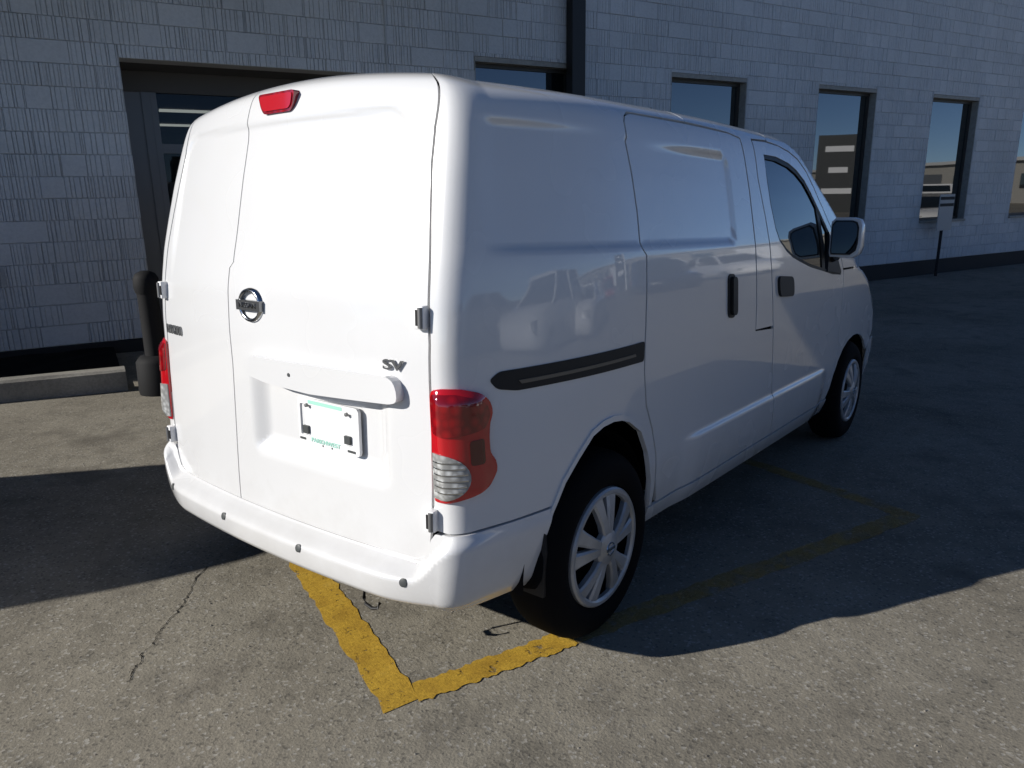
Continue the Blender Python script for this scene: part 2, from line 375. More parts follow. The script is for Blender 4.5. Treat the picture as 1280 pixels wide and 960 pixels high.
def panel(name, poly, m, parent, holes=(), h=.022, off=0., skirt=.012, mirror=False, edge=None, fn=surf, fnn=surf_n):
    """a sheet cut from the body surface: polygon in (s, v), pushed out by off, with its edges turned in"""
    if mirror: poly = [(-x, y) for x, y in poly][::-1]; holes = [[(-x, y) for x, y in hh][::-1] for hh in holes]
    area = sum(x0 * y1 - x1 * y0 for (x0, y0), (x1, y1) in zip(poly, poly[1:] + poly[:1]))
    if area < 0: poly = poly[::-1]
    loops = [densify(list(poly), h * .6)] + [densify(list(hh), h * .6) for hh in holes]
    pts, eds = [], []
    for lp in loops:
        k = len(pts); pts += lp; eds += [(k + i, k + (i + 1) % len(lp)) for i in range(len(lp))]
    nb = len(pts); B = np.array(pts)
    xs = np.arange(B[:, 0].min() + h / 2, B[:, 0].max(), h); ys = np.arange(B[:, 1].min() + h / 2, B[:, 1].max(), h)
    gx_, gy_ = [a.ravel() for a in np.meshgrid(xs, ys)]
    ok = inside(gx_, gy_, loops[0])
    for lp in loops[1:]: ok &= ~inside(gx_, gy_, lp)
    gx_, gy_ = gx_[ok], gy_[ok]
    if len(gx_):
        d = np.full(len(gx_), 9.)
        for i in range(0, nb, 64): d = np.minimum(d, np.hypot(gx_[:, None] - B[None, i:i + 64, 0], gy_[:, None] - B[None, i:i + 64, 1]).min(1))
        gx_, gy_ = gx_[d > h * .45], gy_[d > h * .45]
    pts += list(zip(gx_, gy_))
    co, _, tri, *_r = delaunay_2d_cdt([Vector(p) for p in pts], eds, [], 0, 1e-7)
    co = np.array([(c[0], c[1]) for c in co])
    tri = np.array([t for t in tri if len(t) == 3]); ce = co[tri].mean(1)
    ok = inside(ce[:, 0], ce[:, 1], loops[0])
    for lp in loops[1:]: ok &= ~inside(ce[:, 0], ce[:, 1], lp)
    tri = tri[ok]
    a = co[tri]; ar = (a[:, 1, 0] - a[:, 0, 0]) * (a[:, 2, 1] - a[:, 0, 1]) - (a[:, 2, 0] - a[:, 0, 0]) * (a[:, 1, 1] - a[:, 0, 1])
    tri[ar < 0] = tri[ar < 0][:, ::-1]
    P = fn(co[:, 0], co[:, 1]); N = fnn(co[:, 0], co[:, 1])
    if callable(off):
        o = off(np.abs(co[:, 0]), co[:, 1]); hh = .004
        # normals of the displaced sheet
        def disp(a_, b_): return fn(a_, b_) + fnn(a_, b_) * off(np.abs(a_), b_)[:, None]
        du = disp(co[:, 0] + hh, co[:, 1]) - disp(co[:, 0] - hh, co[:, 1]); dv = disp(co[:, 0], co[:, 1] + hh) - disp(co[:, 0], co[:, 1] - hh)
        P = P + N * o[:, None]; N2 = np.cross(du, dv); N2 /= np.maximum(np.linalg.norm(N2, axis=1, keepdims=True), 1e-9)
    else: P = P + N * off; N2 = N
    verts = [tuple(p) for p in P]; norms = [tuple(n) for n in N2]; faces = [tuple(int(i) for i in t) for t in tri]
    if skirt:
        cnt = {}
        for t in faces:
            for i in range(3): e = (t[i], t[(i + 1) % 3]); cnt[e] = 1
        bd = [e for e in cnt if (e[1], e[0]) not in cnt]
        idx = {}
        for i, j in bd:
            q = []
            dd = P[j] - P[i]; fl = np.cross(dd, N[i]); fl /= max(np.linalg.norm(fl), 1e-9)
            for k, dep in ((i, 0), (j, 0), (j, skirt), (i, skirt)):
                p_ = P[k] - N[k] * dep; q.append(len(verts)); verts.append(tuple(p_)); norms.append(tuple(fl))
            faces.append((q[1], q[0], q[3], q[2]))
    return mobj(name, verts, faces, m, parent, smooth=True, normals=norms)
def SY(pts): return [(y + .53, v) for y, v in pts]
def fy(v): # s at which the side meets the front surface
    z = np.interp(v, _vv, _Z); return float(Yf(z)) + .53
# ------------------------------------------------------------------ the van
def build_van():
    van = empty('cargo_van', 'white panel cargo van parked with its sunlit rear doors shut', 'van')
    g = .0045
    sl_rear = [(1.195, .335), (1.175, .38), (1.160, .425), (1.145, .535), (1.11, .63), (1.062, .72), (1.042, .83), (1.040, .925), (1.045, 1.03), (1.055, 1.205), (1.036, 1.222), (1.044, 1.335), (1.040, 1.455), (1.030, 1.56), (1.036, 1.592), (1.055, 1.612), (1.09, 1.622)]
    sl_top = [(1.44, 1.620), (1.865, 1.612)]
    sl_front = [(1.975, 1.597), (1.975, 1.545), (1.985, 1.42), (1.985, 1.285), (1.990, 1.15), (2.015, .860), (2.150, .848)]
    dr_rear = [(2.105, 1.605), (2.100, 1.48), (2.135, 1.34), (2.160, 1.19), (2.180, 1.075), (2.228, .85), (2.272, .525), (2.30, .345)]
    GAP = [(.702, .405), (.708, .48), (.722, .62), (.735, .775), (.740, 1.0), (.726, 1.26), (.713, 1.45), (.716, 1.53), (.733, 1.61), (.741, 1.65), (.748, VMAX - .10)]
    arch = [(.512, .28), (.527, .33), (.543, .385), (.587, .493), (.633, .568), (.692, .629), (.755, .685), (.803, .703), (.855, .709), (.90, .704), (.945, .690), (1.025, .640), (1.075, .560), (1.112, .45), (1.128, .35), (1.13, .29)]
    VB = .345 # lower edge of doors
    for sgn in (1, -1):
        mi = sgn < 0
        sh = lambda pts, d: [(y + d, v) for y, v in pts]
        # quarter panel: from the rear-door gap round the corner to the sliding door
        gq = [(a + .0045, c_) for a, c_ in GAP if c_ > .5]
        q = [(.716, .505)] + gq + [(.752, VMAX)] + SY([(1.50, VMAX), (1.50, 1.632), (1.09 - g, 1.632)] + sh(sl_rear[::-1][1:], -g)[:-2] + [(1.165 - .004, VB), (1.125, VB)] + arch[::-1][2:-3] + [(.584, .511), (.44, .507), (.335, .507), (.240, .503)])
        quarter = panel('quarter_panel', q, 'paint', van, h=.02, mirror=mi)
        # sliding door
        d = SY(sh(sl_rear, g)[1:] + sh(sl_top, 0) + [(1.965, 1.6)] + sh(sl_front[1:], -g)[:-1] + [(2.150 + .074, .848)] + sh(dr_rear[6:], -g))
        d = [p for p in d]; d = [(1.195 + .53, VB)] + d
        sd = panel('sliding_door', d, 'paint', van, h=.02, mirror=mi)
        hd = rounded([(1.700 + .53, .945), (1.775 + .53, .940), (1.765 + .53, 1.112), (1.692 + .53, 1.115)], .03)
        panel('door_handle', hd, 'plastic', sd, h=.012, off=.004, mirror=mi)
        hd = rounded([(1.722 + .53, .955), (1.768 + .53, .952), (1.758 + .53, 1.100), (1.714 + .53, 1.104)], .022)
        panel('handle_grip', hd, 'plastic', sd, h=.012, off=.016, mirror=mi)
        # pillar between the doors, carried up into the roof side above both doors
        pl = SY([(2.0 + .018, .866), (2.018 - .004, .95)] + [(1.993 + g, 1.15), (1.988 + g, 1.285), (1.988 + g, 1.42), (1.978 + g, 1.545), (1.978, 1.606)] + [(1.865, 1.620), (1.506, 1.632), (1.506, VMAX), (2.30, VMAX)] + [(2.33, 1.66), (2.30, 1.625), (2.102, 1.613)] + [(2.097, 1.60), (2.094, 1.48), (2.129, 1.34), (2.154, 1.19), (2.174, 1.075), (2.219, .862)])
        panel('door_pillar', pl, 'paint', van, h=.022, mirror=mi)
        # front door with its window
        win = SY([(2.205, 1.562), (2.36, 1.563), (2.52, 1.548), (2.62, 1.528), (2.72, 1.495), (2.80, 1.45), (2.87, 1.40), (3.03, 1.270), (3.16, 1.15), (3.262, 1.050), (3.262, 1.032), (3.10, 1.042), (2.945, 1.065), (2.72, 1.095), (2.555, 1.128), (2.45, 1.152), (2.37, 1.18), (2.285, 1.225), (2.245, 1.28), (2.215, 1.38), (2.203, 1.47)])
        outer = SY(sh(dr_rear[::-1], g)) + SY([(2.26, 1.612), (2.42, 1.607), (2.55, 1.590), (2.66, 1.565), (2.76, 1.525), (2.85, 1.47), (2.95, 1.395), (3.10, 1.265), (3.24, 1.13), (3.30, 1.06), (3.315, 1.0), (3.32, .8), (3.30, .60), (3.25, .46), (3.21, .36), (3.21, VB)])
        fd = panel('front_door', outer, 'paint', van, holes=[win], h=.02, mirror=mi)
        cx_, cz_ = 2.67 + .53, 1.3
        panel('window', win, 'glass', fd, h=.04, off=-.009, skirt=0, mirror=mi)
        # black frame bands inside the opening
        def shrink(poly, d): 
            out = []
            n_ = len(poly)
            for i in range(n_):
                p0, p1, p2 = Vector(poly[i - 1]), Vector(poly[i]), Vector(poly[(i + 1) % n_])
                t = (p2 - p0).normalized(); out.append((p1.x - t.y * d * -1 * -1, p1.y + t.x * d)) if False else out.append((p1.x + t.y * d, p1.y - t.x * d))
            return out
        panel('window_trim', win, 'plastic', fd, holes=[shrink(win, .016)], h=.03, off=-.003, skirt=.004, mirror=mi)
        panel('window_divider', SY([(2.865, 1.395), (2.915, 1.36), (2.975, 1.07), (2.925, 1.075)]), 'plastic', fd, h=.03, off=-.004, skirt=.004, mirror=mi)
        panel('mirror_sail', SY([(3.03, 1.262), (3.255, 1.052), (3.255, 1.04), (3.00, 1.062)]), 'plastic', fd, h=.03, off=.003, mirror=mi)
        hd = rounded(SY([(2.268, .985), (2.46, .975), (2.44, 1.066), (2.245, 1.078)]), .035)
        panel('door_handle', hd, 'plastic', fd, h=.014, off=.012, mirror=mi)
        # A-pillar and roof side in front of the door
        ap = SY([(2.306, VMAX), (2.336, 1.66), (2.306, 1.621), (2.42, 1.614), (2.553, 1.597), (2.665, 1.572), (2.765, 1.531), (2.856, 1.476), (2.956, 1.40), (3.106, 1.27), (3.246, 1.135), (3.306, 1.066)])
        fr = [(fy(v) - .0005, v) for v in np.linspace(1.066, VMAX, 40)]
        panel('windscreen_pillar', ap + fr, 'paint', van, h=.022, mirror=mi)
        # front fender
        fa = [(3.245, .29), (3.255, .40), (3.285, .47), (3.35, .545), (3.43, .600), (3.53, .638), (3.64, .655), (3.74, .654), (3.85, .632), (3.95, .588), (4.03, .52), (4.08, .45)]
        fe = SY([(3.218, VB), (3.218, .36), (3.256, .46), (3.306, .60), (3.326, .8), (3.321, 1.0), (3.312, 1.055)]) + [(fy(v) - .0005, v) for v in np.linspace(1.055, .70, 30)] + SY([(4.22, .66), (4.12, .58)] + fa[::-1][1:-1])
        panel('front_fender', fe, 'paint', van, h=.024, mirror=mi)
        hl = SY([(4.11, .585), (4.225, .655)]) + [(fy(v), v) for v in np.linspace(.69, .58, 6)]
        panel('headlight', hl, 'clear', van, h=.03, mirror=mi)
        fbs = SY([(4.085, .445), (4.105, .575)]) + [(fy(v), v) for v in np.linspace(.575, .27, 14)] + SY([(4.10, .27)])
        panel('bumper_corner', fbs, 'paint', van, h=.03, off=.004, mirror=mi)
        # sill under the doors
        si = SY([(1.135, .275), (1.135, VB - .006), (3.235, VB - .006), (3.245, .255), (2.2, .262)])
        panel('side_sill', si, 'paint', van, h=.03, off=.003, mirror=mi)
        # sliding door track
        tr = rounded(SY([(.382, .902), (.412, .922), (1.034, .936), (1.030, .872), (.95, .872), (.465, .865), (.405, .876)]), .012)
        rail = panel('slide_track', tr, 'plastic', van, h=.02, off=.003, mirror=mi)
        panel('track_slot', SY([(.47, .893), (.97, .904), (.975, .895), (.48, .883)]), 'rail_steel', rail, h=.02, off=.006, skirt=.002, mirror=mi)
        # wheel-arch lip: a thin turned edge
        al = arch[:-1]; lip_o = [(y + (.0 if 0 else (y - .82) * .045), v + (v - .30) * .045) for y, v in al]
        panel('arch_lip', SY(lip_o + al[::-1]), 'paint', quarter, h=.015, off=.006, mirror=mi)
        # mud flap behind the rear wheel
        bm = bmesh.new(); fl = [(.60, .25), (.835, .25), (.835, .38), (.82, .45), (.60, .45)]
        lo = [bm.verts.new((sgn * x, .525 + (z - .22) * .10, z)) for x, z in fl]; up_ = [bm.verts.new((sgn * x, .537 + (z - .22) * .10, z)) for x, z in fl]
        bm.faces.new(lo); bm.faces.new(up_[::-1])
        for k in range(5): bm.faces.new((lo[k], up_[k], up_[(k + 1) % 5], lo[(k + 1) % 5]))
        bobj('mud_flap', bm, 'plastic', van)
        # tail light on the corner
        tl = [(.742, .885), (.78, .892), (.835, .890), (.885, .873), (.912, .847), (.919, .816), (.906, .792), (.901, .755), (.902, .712), (.922, .688), (.924, .657), (.900, .629), (.850, .606), (.80, .594), (.76, .588), (.7275, .587)]
        tl = rounded(tl, .012, 2)
        def toff(s_, v_): return .004 + .018 * np.clip((s_ - .725) / .05, 0, 1) * (1 - _sm(.86, .925, s_)) * _sm(.575, .63, v_) * (1 - _sm(.85, .90, v_))
        tlo = panel('tail_light', tl, 'red', van, h=.01, off=toff, skirt=.02, mirror=mi)
        up = rounded([(.7425, .778), (.785, .767), (.835, .772), (.888, .784), (.906, .810), (.902, .838), (.870, .861), (.82, .878), (.746, .877)], .01, 2)
        panel('brake_lens', up, 'red_facet', tlo, h=.01, off=lambda a, c_: toff(a, c_) + .0025, skirt=.003, mirror=mi)
        panel('side_reflector', rounded([(.842, .690), (.880, .690), (.880, .757), (.842, .755)], .008, 2), 'red_dark', tlo, h=.012, off=lambda a, c_: toff(a, c_) + .002, skirt=.002, mirror=mi)
        rv = [(.739, .723)] + [(.762 + .078 * math.cos(t), .661 + .063 * math.sin(t)) for t in np.linspace(math.pi / 2, -math.pi / 2, 16)] + [(.732, .600)]
        rvl = panel('reverse_lamp', rv, 'clear', tlo, h=.009, off=lambda a, c_: toff(a, c_) + .004, skirt=.006, mirror=mi)
        for k in range(6):
            vz = .622 + k * .016; w_ = .762 + .072 * math.sqrt(max(0, 1 - ((vz - .661) / .063) ** 2))
            panel('lens_rib', [(.742, vz - .0018), (w_, vz - .0018), (w_, vz + .0018), (.742, vz + .0018)], 'chrome', rvl, h=.012, off=lambda a, c_: toff(a, c_) + .0055, skirt=.003, mirror=mi) if sgn > 0 else None
    # rear doors: wide one on the right, narrow one on the left
    top = VMAX - .10
    split = [(-.208, .405), (-.200, .69), (-.196, .86), (-.203, 1.0), (-.208, 1.13), (-.209, 1.165), (-.189, 1.183), (-.194, 1.3), (-.203, 1.445), (-.204, 1.53), (-.214, 1.565), (-.209, 1.62), (-.212, top)]
    ge = [(a - .0045, c_) for a, c_ in GAP]
    dR = [(x + .003, v) for x, v in split] + ge[::-1]
    rd = panel('rear_door', dR[::-1], 'paint', van, h=.0125)
    rd['label'] = 'wide rear door carrying the handle bar and plate'
    dL = [(x - .003, v) for x, v in split] + [(-a, c_) for a, c_ in ge[::-1]]
    ld = panel('rear_door', dL, 'paint', van, h=.0125)
    ld['label'] = 'narrow rear door with model badge'
    def flat_fn(y_): return (lambda a, c_: np.stack([a, np.full_like(a, y_), c_], -1)), (lambda a, c_: np.tile(np.array([0., -1., 0.]), (len(a), 1)))
    # stamped strip above both doors (roof edge)
    def roofedge(): 
        return [(-.749, top + .006), (.749, top + .006), (.749, VMAX), (-.749, VMAX)]
    panel('roof_edge', roofedge(), 'paint', van, h=.02)
    # high brake light
    fl1, fl2 = flat_fn(.330)
    bp = rounded([(-.100, 1.680), (.080, 1.680), (.068, 1.640), (.052, 1.622), (-.076, 1.622), (-.090, 1.640)], .014, 3)
    bl = panel('high_brake_light', bp, 'red_facet', rd, h=.008, fn=fl1, fnn=fl2, skirt=.09)
    panel('brake_light_lens', rounded([(-.092, 1.673), (.072, 1.673), (.060, 1.640), (.048, 1.630), (-.070, 1.630), (-.082, 1.640)], .012, 3), 'red', bl, h=.01, off=.003, fn=fl1, fnn=fl2, skirt=.003)
    # handle bar above the plate
    hb = [(-.050, .850), (-.042, .902), (-.02, .910), (.54, .912), (.566, .902), (.578, .875), (.578, .846), (.556, .838), (.25, .828), (.05, .836)]
    def hoff(s_, v_): return np.full_like(s_, 0.) + .030 * np.clip((.914 - v_) / .05, 0.1, 1) + .004
    bar = panel('handle_bar', rounded(hb, .012, 2), 'paint', rd, h=.012, off=.036, skirt=.045, fn=lambda a, c_: flat_rear(a, c_), fnn=lambda a, c_: flat_rear_n(a, c_))
    bm = bmesh.new(); lathe(bm, [(0, .0001), (0, .006), (.002, .0055), (.0025, .0001)], 'X', 14); bmesh.ops.rotate(bm, verts=bm.verts, cent=(0, 0, 0), matrix=Matrix.Rotation(-math.pi / 2, 3, 'Z'))
    bmesh.ops.translate(bm, verts=bm.verts, vec=(.168, .1895, .874)); bobj('lock_button', bm, 'grey_sensor', rd)
    # licence plate
    px0, px1, pz0, pz1, py = .120, .396, .653, .795, .248
    fo = rounded([(px0, pz0), (px1, pz0), (px1, pz1), (px0, pz1)], .016, 5); fi = rounded([(px0 + .009, pz0 + .026), (px1 - .009, pz0 + .026), (px1 - .009, pz1 - .020), (px0 + .009, pz1 - .020)], .006, 3)
    f1, f2 = flat_fn(py)
    plate = panel('plate_frame', fo, 'white_plastic', rd, holes=[fi], h=.02, fn=f1, fnn=f2, skirt=.010)
    f3, f4 = flat_fn(py + .006)
    panel('blank_plate', fi, 'white_plastic', plate, h=.03, fn=f3, fnn=f4, skirt=0)
    def rearmat(x, y, z): return Matrix.Translation((x, y, z)) @ Matrix.Rotation(math.pi / 2, 4, 'X')
    text_mesh('frame_lettering', 'PARKNWEST', .0185, 'green', plate, rearmat((px0 + px1) / 2 - .012, py - .001, pz0 + .0165), .0006, .0003, squash=1.25)
    text_mesh('frame_lettering', '800.678.7878', .0125, 'green', plate, rearmat((px0 + px1) / 2 - .01, py - .001, pz1 - .010), .0006, .0002, squash=1.2) if False else None
    panel('printed_band', [(px0 + .05, pz1 - .016), (px1 - .07, pz1 - .016), (px1 - .07, pz1 - .005), (px0 + .05, pz1 - .005)], 'green', plate, h=.03, off=.0006, fn=f1, fnn=f2, skirt=0)
    for sx, sz in ((px0 + .045, pz1 - .022), (px1 - .048, pz1 - .022)):
        bm = bmesh.new(); lathe(bm, [(0, .0001), (0, .0065), (.006, .0055), (.007, .0001)], 'X', 12); bmesh.ops.rotate(bm, verts=bm.verts, cent=(0, 0, 0), matrix=Matrix.Rotation(-math.pi / 2, 3, 'Z')); bmesh.ops.translate(bm, verts=bm.verts, vec=(sx, py, sz)); bobj('plate_bolt', bm, 'steel', plate)
    for sx in (px0 + .033, px1 - .052): boxobj('plate_pad', (sx - .012, sx + .012, py - .002, py + .006, pz0 + .031, pz0 + .055), 'grey_sensor', plate)
    text_mesh('frame_lettering', 'GMC', .011, 'chrome_dark', plate, rearmat(px1 - .035, py - .001, pz0 + .012), .0006, .0004) if False else None
    for a, c_, w_ in ((px0 + .018, pz0 + .014, .028), (px1 - .034, pz0 + .012, .034)): boxobj('frame_emblem', (a - w_ / 2, a + w_ / 2, py - .0012, py + .001, c_ - .0035, c_ + .0035), 'grey_sensor', plate)
    for k in range(2): boxobj('frame_emblem', (.230 + k * .042, .235 + k * .042, py - .0012, py + .001, pz0 + .003, pz0 + .008), 'grey_sensor', plate)
    # round maker's emblem
    ex, ez = -.050, 1.058; ey = float(surf(np.array([ex]), np.array([ez]))[0, 1])
    bm = bmesh.new(); n = 40; ring = []
    for k in range(n):
        t = 2 * math.pi * k / n; c0 = Vector((math.cos(t), 0, math.sin(t)))
        ring.append([bm.verts.new((ex + c0.x * r * 1.09, ey - y_, ez + c0.z * r * .95)) for r, y_ in ((.042, 0), (.042, .008), (.047, .012), (.053, .010), (.056, 0))])
    for k in range(n):
        a, c_ = ring[k], ring[(k + 1) % n]
        for j in range(4): bm.faces.new((a[j], c_[j], c_[j + 1], a[j + 1]))
    em = bobj('round_emblem', bm, 'chrome', rd, smooth=True, angle=math.radians(60))
    boxobj('emblem_bar', (ex - .062, ex + .062, ey - .015, ey - .001, ez - .0155, ez + .0155), 'chrome_dark', em, bevel=.002)
    text_mesh('emblem_lettering', 'NISSAN', .022, 'chrome', em, rearmat(ex, ey - .0155, ez), .0012, .0003, squash=1.22)
    # lettering
    sy = float(surf(np.array([.585]), np.array([.94]))[0, 1])
    text_mesh('trim_badge', 'SV', .038, 'chrome_dark', rd, Matrix.Translation((.548, sy - .004, .938)) @ Matrix.Rotation(.10, 4, 'Z') @ Matrix.Rotation(math.pi / 2, 4, 'X'), .002, .0006, squash=1.75)
    p0 = surf(np.array([-.735]), np.array([.935]))[0]; p1 = surf(np.array([-.57]), np.array([.935]))[0]
    ang = math.atan2(p1[1] - p0[1], p1[0] - p0[0])
    text_mesh('model_badge', 'NV200', .046, 'chrome_dark', ld, Matrix.Translation(((p0[0] + p1[0]) / 2, (p0[1] + p1[1]) / 2 - .004, .932)) @ Matrix.Rotation(ang, 4, 'Z') @ Matrix.Rotation(math.pi / 2, 4, 'X'), .002, .0002, squash=.98)
    # hinges
    for sgn, dd in ((1, rd), (-1, ld)):
        for hz in (1.070, .535):
            ss_ = .722; p_ = surf(np.array([sgn * ss_]), np.array([hz]))[0]
            bm = bmesh.new(); x0, y0 = p_[0], p_[1]
            box(bm, x0 - .022, x0 + .010, y0 - .022, y0 + .01, hz - .030, hz + .030)
            bmesh.ops.rotate(bm, verts=bm.verts, cent=(x0, y0, hz), matrix=Matrix.Rotation(sgn * .16, 3, 'Z'))
            hg = bobj('hinge', bm, 'white_plastic', dd, bevel=.004, smooth=True)
            bm = bmesh.new(); tube(bm, [(x0 + sgn * .0 + (.004 if sgn > 0 else -.012), y0 - .020, hz - .026), (x0 + (.004 if sgn > 0 else -.012), y0 - .020, hz + .026)], .0075, 12); bobj('hinge_pin', bm, 'steel', hg, smooth=True)
            boxobj('hinge_slot', (x0 - .010, x0 - .002, y0 - .0245, y0 - .015, hz - .020, hz + .020), 'plastic', hg) if sgn > 0 else boxobj('hinge_slot', (x0 - .004, x0 + .006, y0 - .0245, y0 - .015, hz - .016, hz + .016), 'plastic', hg)
    # rear bumper
    def boff(s_, v_):
        rear = 1 - _sm(.55, .95, s_)
        top_ = .406 + .10 * _sm(.67, .80, s_)
        lip = _sm(.262, .312, v_) * (1 - _sm(top_ - .05, top_, v_) ** 1.5)
        return (.008 + .056 * rear) * lip + .003
    half = [(.0, .404), (.40, .404), (.62, .405), (.66, .408), (.686, .420), (.699, .445), (.708, .475), (.722, .493), (.75, .498)] + SY([(.240, .498), (.335, .501), (.44, .502), (.580, .505), (.583, .49), (.543, .387), (.526, .33), (.511, .275)]) + [(.78, .262), (.0, .268)]
    bpoly = half + [(-a, c_) for a, c_ in half[::-1]]
    bpoly = [p for i, p in enumerate(bpoly) if p != bpoly[i - 1]]
    bump = panel('rear_bumper', bpoly, 'paint', van, h=.010, off=boff, skirt=.03)
    bump['label'] = 'white painted rear bumper with four round sensors'
    for ssn in (-.655, -.217, .217, .655):
        def bp_(a_, c_): a_ = np.array([a_]); c_ = np.array([c_]); return (surf(a_, c_) + surf_n(a_, c_) * boff(np.abs(a_), c_)[:, None])[0]
        e_ = .008; nn = Vector(np.cross(bp_(ssn + e_, .362) - bp_(ssn - e_, .362), bp_(ssn, .362 + e_) - bp_(ssn, .362 - e_))).normalized()
        c = Vector(bp_(ssn, .362)) - nn * .001
        bm = bmesh.new(); lathe(bm, [(0, .0125), (.002, .012), (.0028, .010), (.003, .0001)], 'X', 20)
        qm = Matrix((nn, Vector((0, 0, 1)).cross(nn).normalized(), nn.cross(Vector((0, 0, 1)).cross(nn)).normalized())).transposed()
        bmesh.ops.rotate(bm, verts=bm.verts, cent=(0, 0, 0), matrix=qm); bmesh.ops.translate(bm, verts=bm.verts, vec=c)
        bobj('parking_sensor', bm, 'grey_sensor', bump, smooth=True)
    # tow hook hanging below the bumper
    bm = bmesh.new(); tube(bm, [(.335, .30, .33), (.335, .295, .24), (.336, .290, .185), (.345, .287, .172), (.375, .287, .166), (.392, .292, .170), (.396, .30, .185)], .0055, 8); bobj('tow_hook', bm, 'plastic', van, smooth=True)
    # roof skin
    sv = np.concatenate([np.linspace(0, .749, 20), np.linspace(.76, 1.95 + .53 + .6, 60)]); 
    ringR = surf(sv, np.full(len(sv), VMAX)); yl = float(Yf(ringR[-1, 2])); ringR = ringR[ringR[:, 1] < 2.0]
    ring_ = np.concatenate([ringR, (ringR * [-1, 1, 1])[::-1][:-1]])
    pol = [(float(a), float(c_)) for a, c_, _ in ring_]
    ry = ringR[6:, 1]; rz = ringR[6:, 2]; rw = ringR[6:, 0]
    def rfn(a, c_): 
        zz = np.interp(c_, ringR[:, 1], ringR[:, 2]); ww = np.interp(c_, ringR[:, 1], np.maximum(ringR[:, 0], .05))
        return np.stack([a, c_, zz + .014 * np.clip(1 - (a / ww) ** 2, 0, 1)], -1)
    panel('roof', pol, 'paint', van, h=.06, fn=rfn, fnn=lambda a, c_: np.tile(np.array([0., 0., 1.]), (len(a), 1)), skirt=0)
    # front: bumper, grille, bonnet, windscreen as sheets between the two sides
    def front(name, v0, v1, m, rows, bow=.10, off=0.):
        vs2, fs2 = [], []; nc = 24
        for v in np.linspace(v0, v1, rows):
            z = float(np.interp(v, _vv, _Z)); yf_ = float(Yf(z)); w_ = float(S(np.array([yf_ + .53]), np.array([v]))[0][0]); z = float(S(np.array([yf_ + .53]), np.array([v]))[2][0])
            for k in range(nc + 1): t = k / nc * 2 - 1; vs2.append((w_ * t, yf_ + bow * (1 - t * t) + off, z))
        for r in range(rows - 1):
            for k in range(nc): a = r * (nc + 1) + k; fs2.append((a + 1, a, a + nc + 1, a + nc + 2))
        return mobj(name, vs2, fs2, m, van, smooth=True)
    fb = front('front_bumper', .26, .60, 'paint', 12, .13, .004); front('grille', .60, .76, 'plastic', 6, .12); front('bonnet', .76, 1.085, 'paint', 16, .12)
    ws = front('windscreen', 1.085, 1.60, 'glass', 20, .12); front('roof_header', 1.60, VMAX, 'paint', 10, .10)
    for k in range(4): boxobj('grille_bar', (-.55, .55, 4.585 - k * .012, 4.615 - k * .012, .625 + k * .03, .635 + k * .03), 'chrome', van)
    # dark inner shell behind all gaps and inside the glass
    def inner(sgn):
        n_ = 60; sv_ = np.concatenate([np.linspace(0, .66, 12), np.linspace(.68, 4.3, 110)]); vv_ = np.linspace(.30, VMAX, 50)
        A, B = np.meshgrid(sv_, vv_); P = surf(sgn * A, B); N = surf_n(sgn * A, B); P = P - N * (.022 + .02 * (1 - _sm(.60, .72, A)) * 1.)[..., None]
        W_ = len(sv_); fs_ = []
        wp = np.array([(a, c_) for a, c_ in SY([(2.19, 1.575), (2.52, 1.565), (2.74, 1.50), (3.05, 1.27), (3.28, 1.03), (2.55, 1.11), (2.28, 1.2), (2.19, 1.4)])])
        ca = (A[:-1, :-1] + A[1:, 1:]) / 2; cb = (B[:-1, :-1] + B[1:, 1:]) / 2
        hole = inside(ca, cb, [tuple(p) for p in wp]) | (((ca - .53 - .82) / .37) ** 2 + ((cb - .31) / .42) ** 2 < 1) | (((ca - .53 - 3.68) / .46) ** 2 + ((cb - .31) / .36) ** 2 < 1)
        hole |= (ca - .53 > np.interp(cb, _FZ, _FY) - .12)
        for j in range(len(vv_) - 1):
            for i in range(W_ - 1):
                if not hole[j, i]: a = j * W_ + i; fs_.append((a, a + 1, a + W_ + 1, a + W_))
        return P.reshape(-1, 3), fs_
    P1, F1 = inner(1); P2, F2 = inner(-1); k = len(P1)
    mobj('inner_shell', np.concatenate([P1, P2]), F1 + [tuple(i + k for i in f) for f in F2], 'black', van)
    # floor and chassis
    boxobj('floor_pan', (-.66, .66, .30, 4.3, .312, .345), 'black', van)
    bm = bmesh.new(); box(bm, -.50, .50, .45, 1.25, .27, .31); box(bm, -.62, .62, 1.26, 3.2, .24, .305); box(bm, -.55, .55, 3.2, 4.3, .22, .31); bobj('chassis', bm, 'black', van)
    bm = bmesh.new(); tube(bm, [(-.70, .83, .31), (.70, .83, .31)], .045, 12); bobj('rear_axle', bm, 'black', van)
    # seats seen through the glass
    for sx in (-.38, .38):
        bm = bmesh.new(); box(bm, sx - .24, sx + .24, 2.35, 2.85, .55, .72); box(bm, sx - .24, sx + .24, 2.22, 2.38, .62, 1.18); box(bm, sx - .13, sx + .13, 2.22, 2.32, 1.20, 1.38)
        bobj('seat', bm, 'plastic', van, bevel=.03, smooth=True)
    bm = bmesh.new(); box(bm, -.78, .78, 3.15, 3.55, .75, 1.03); bobj('dashboard', bm, 'plastic', van, bevel=.04, smooth=True)
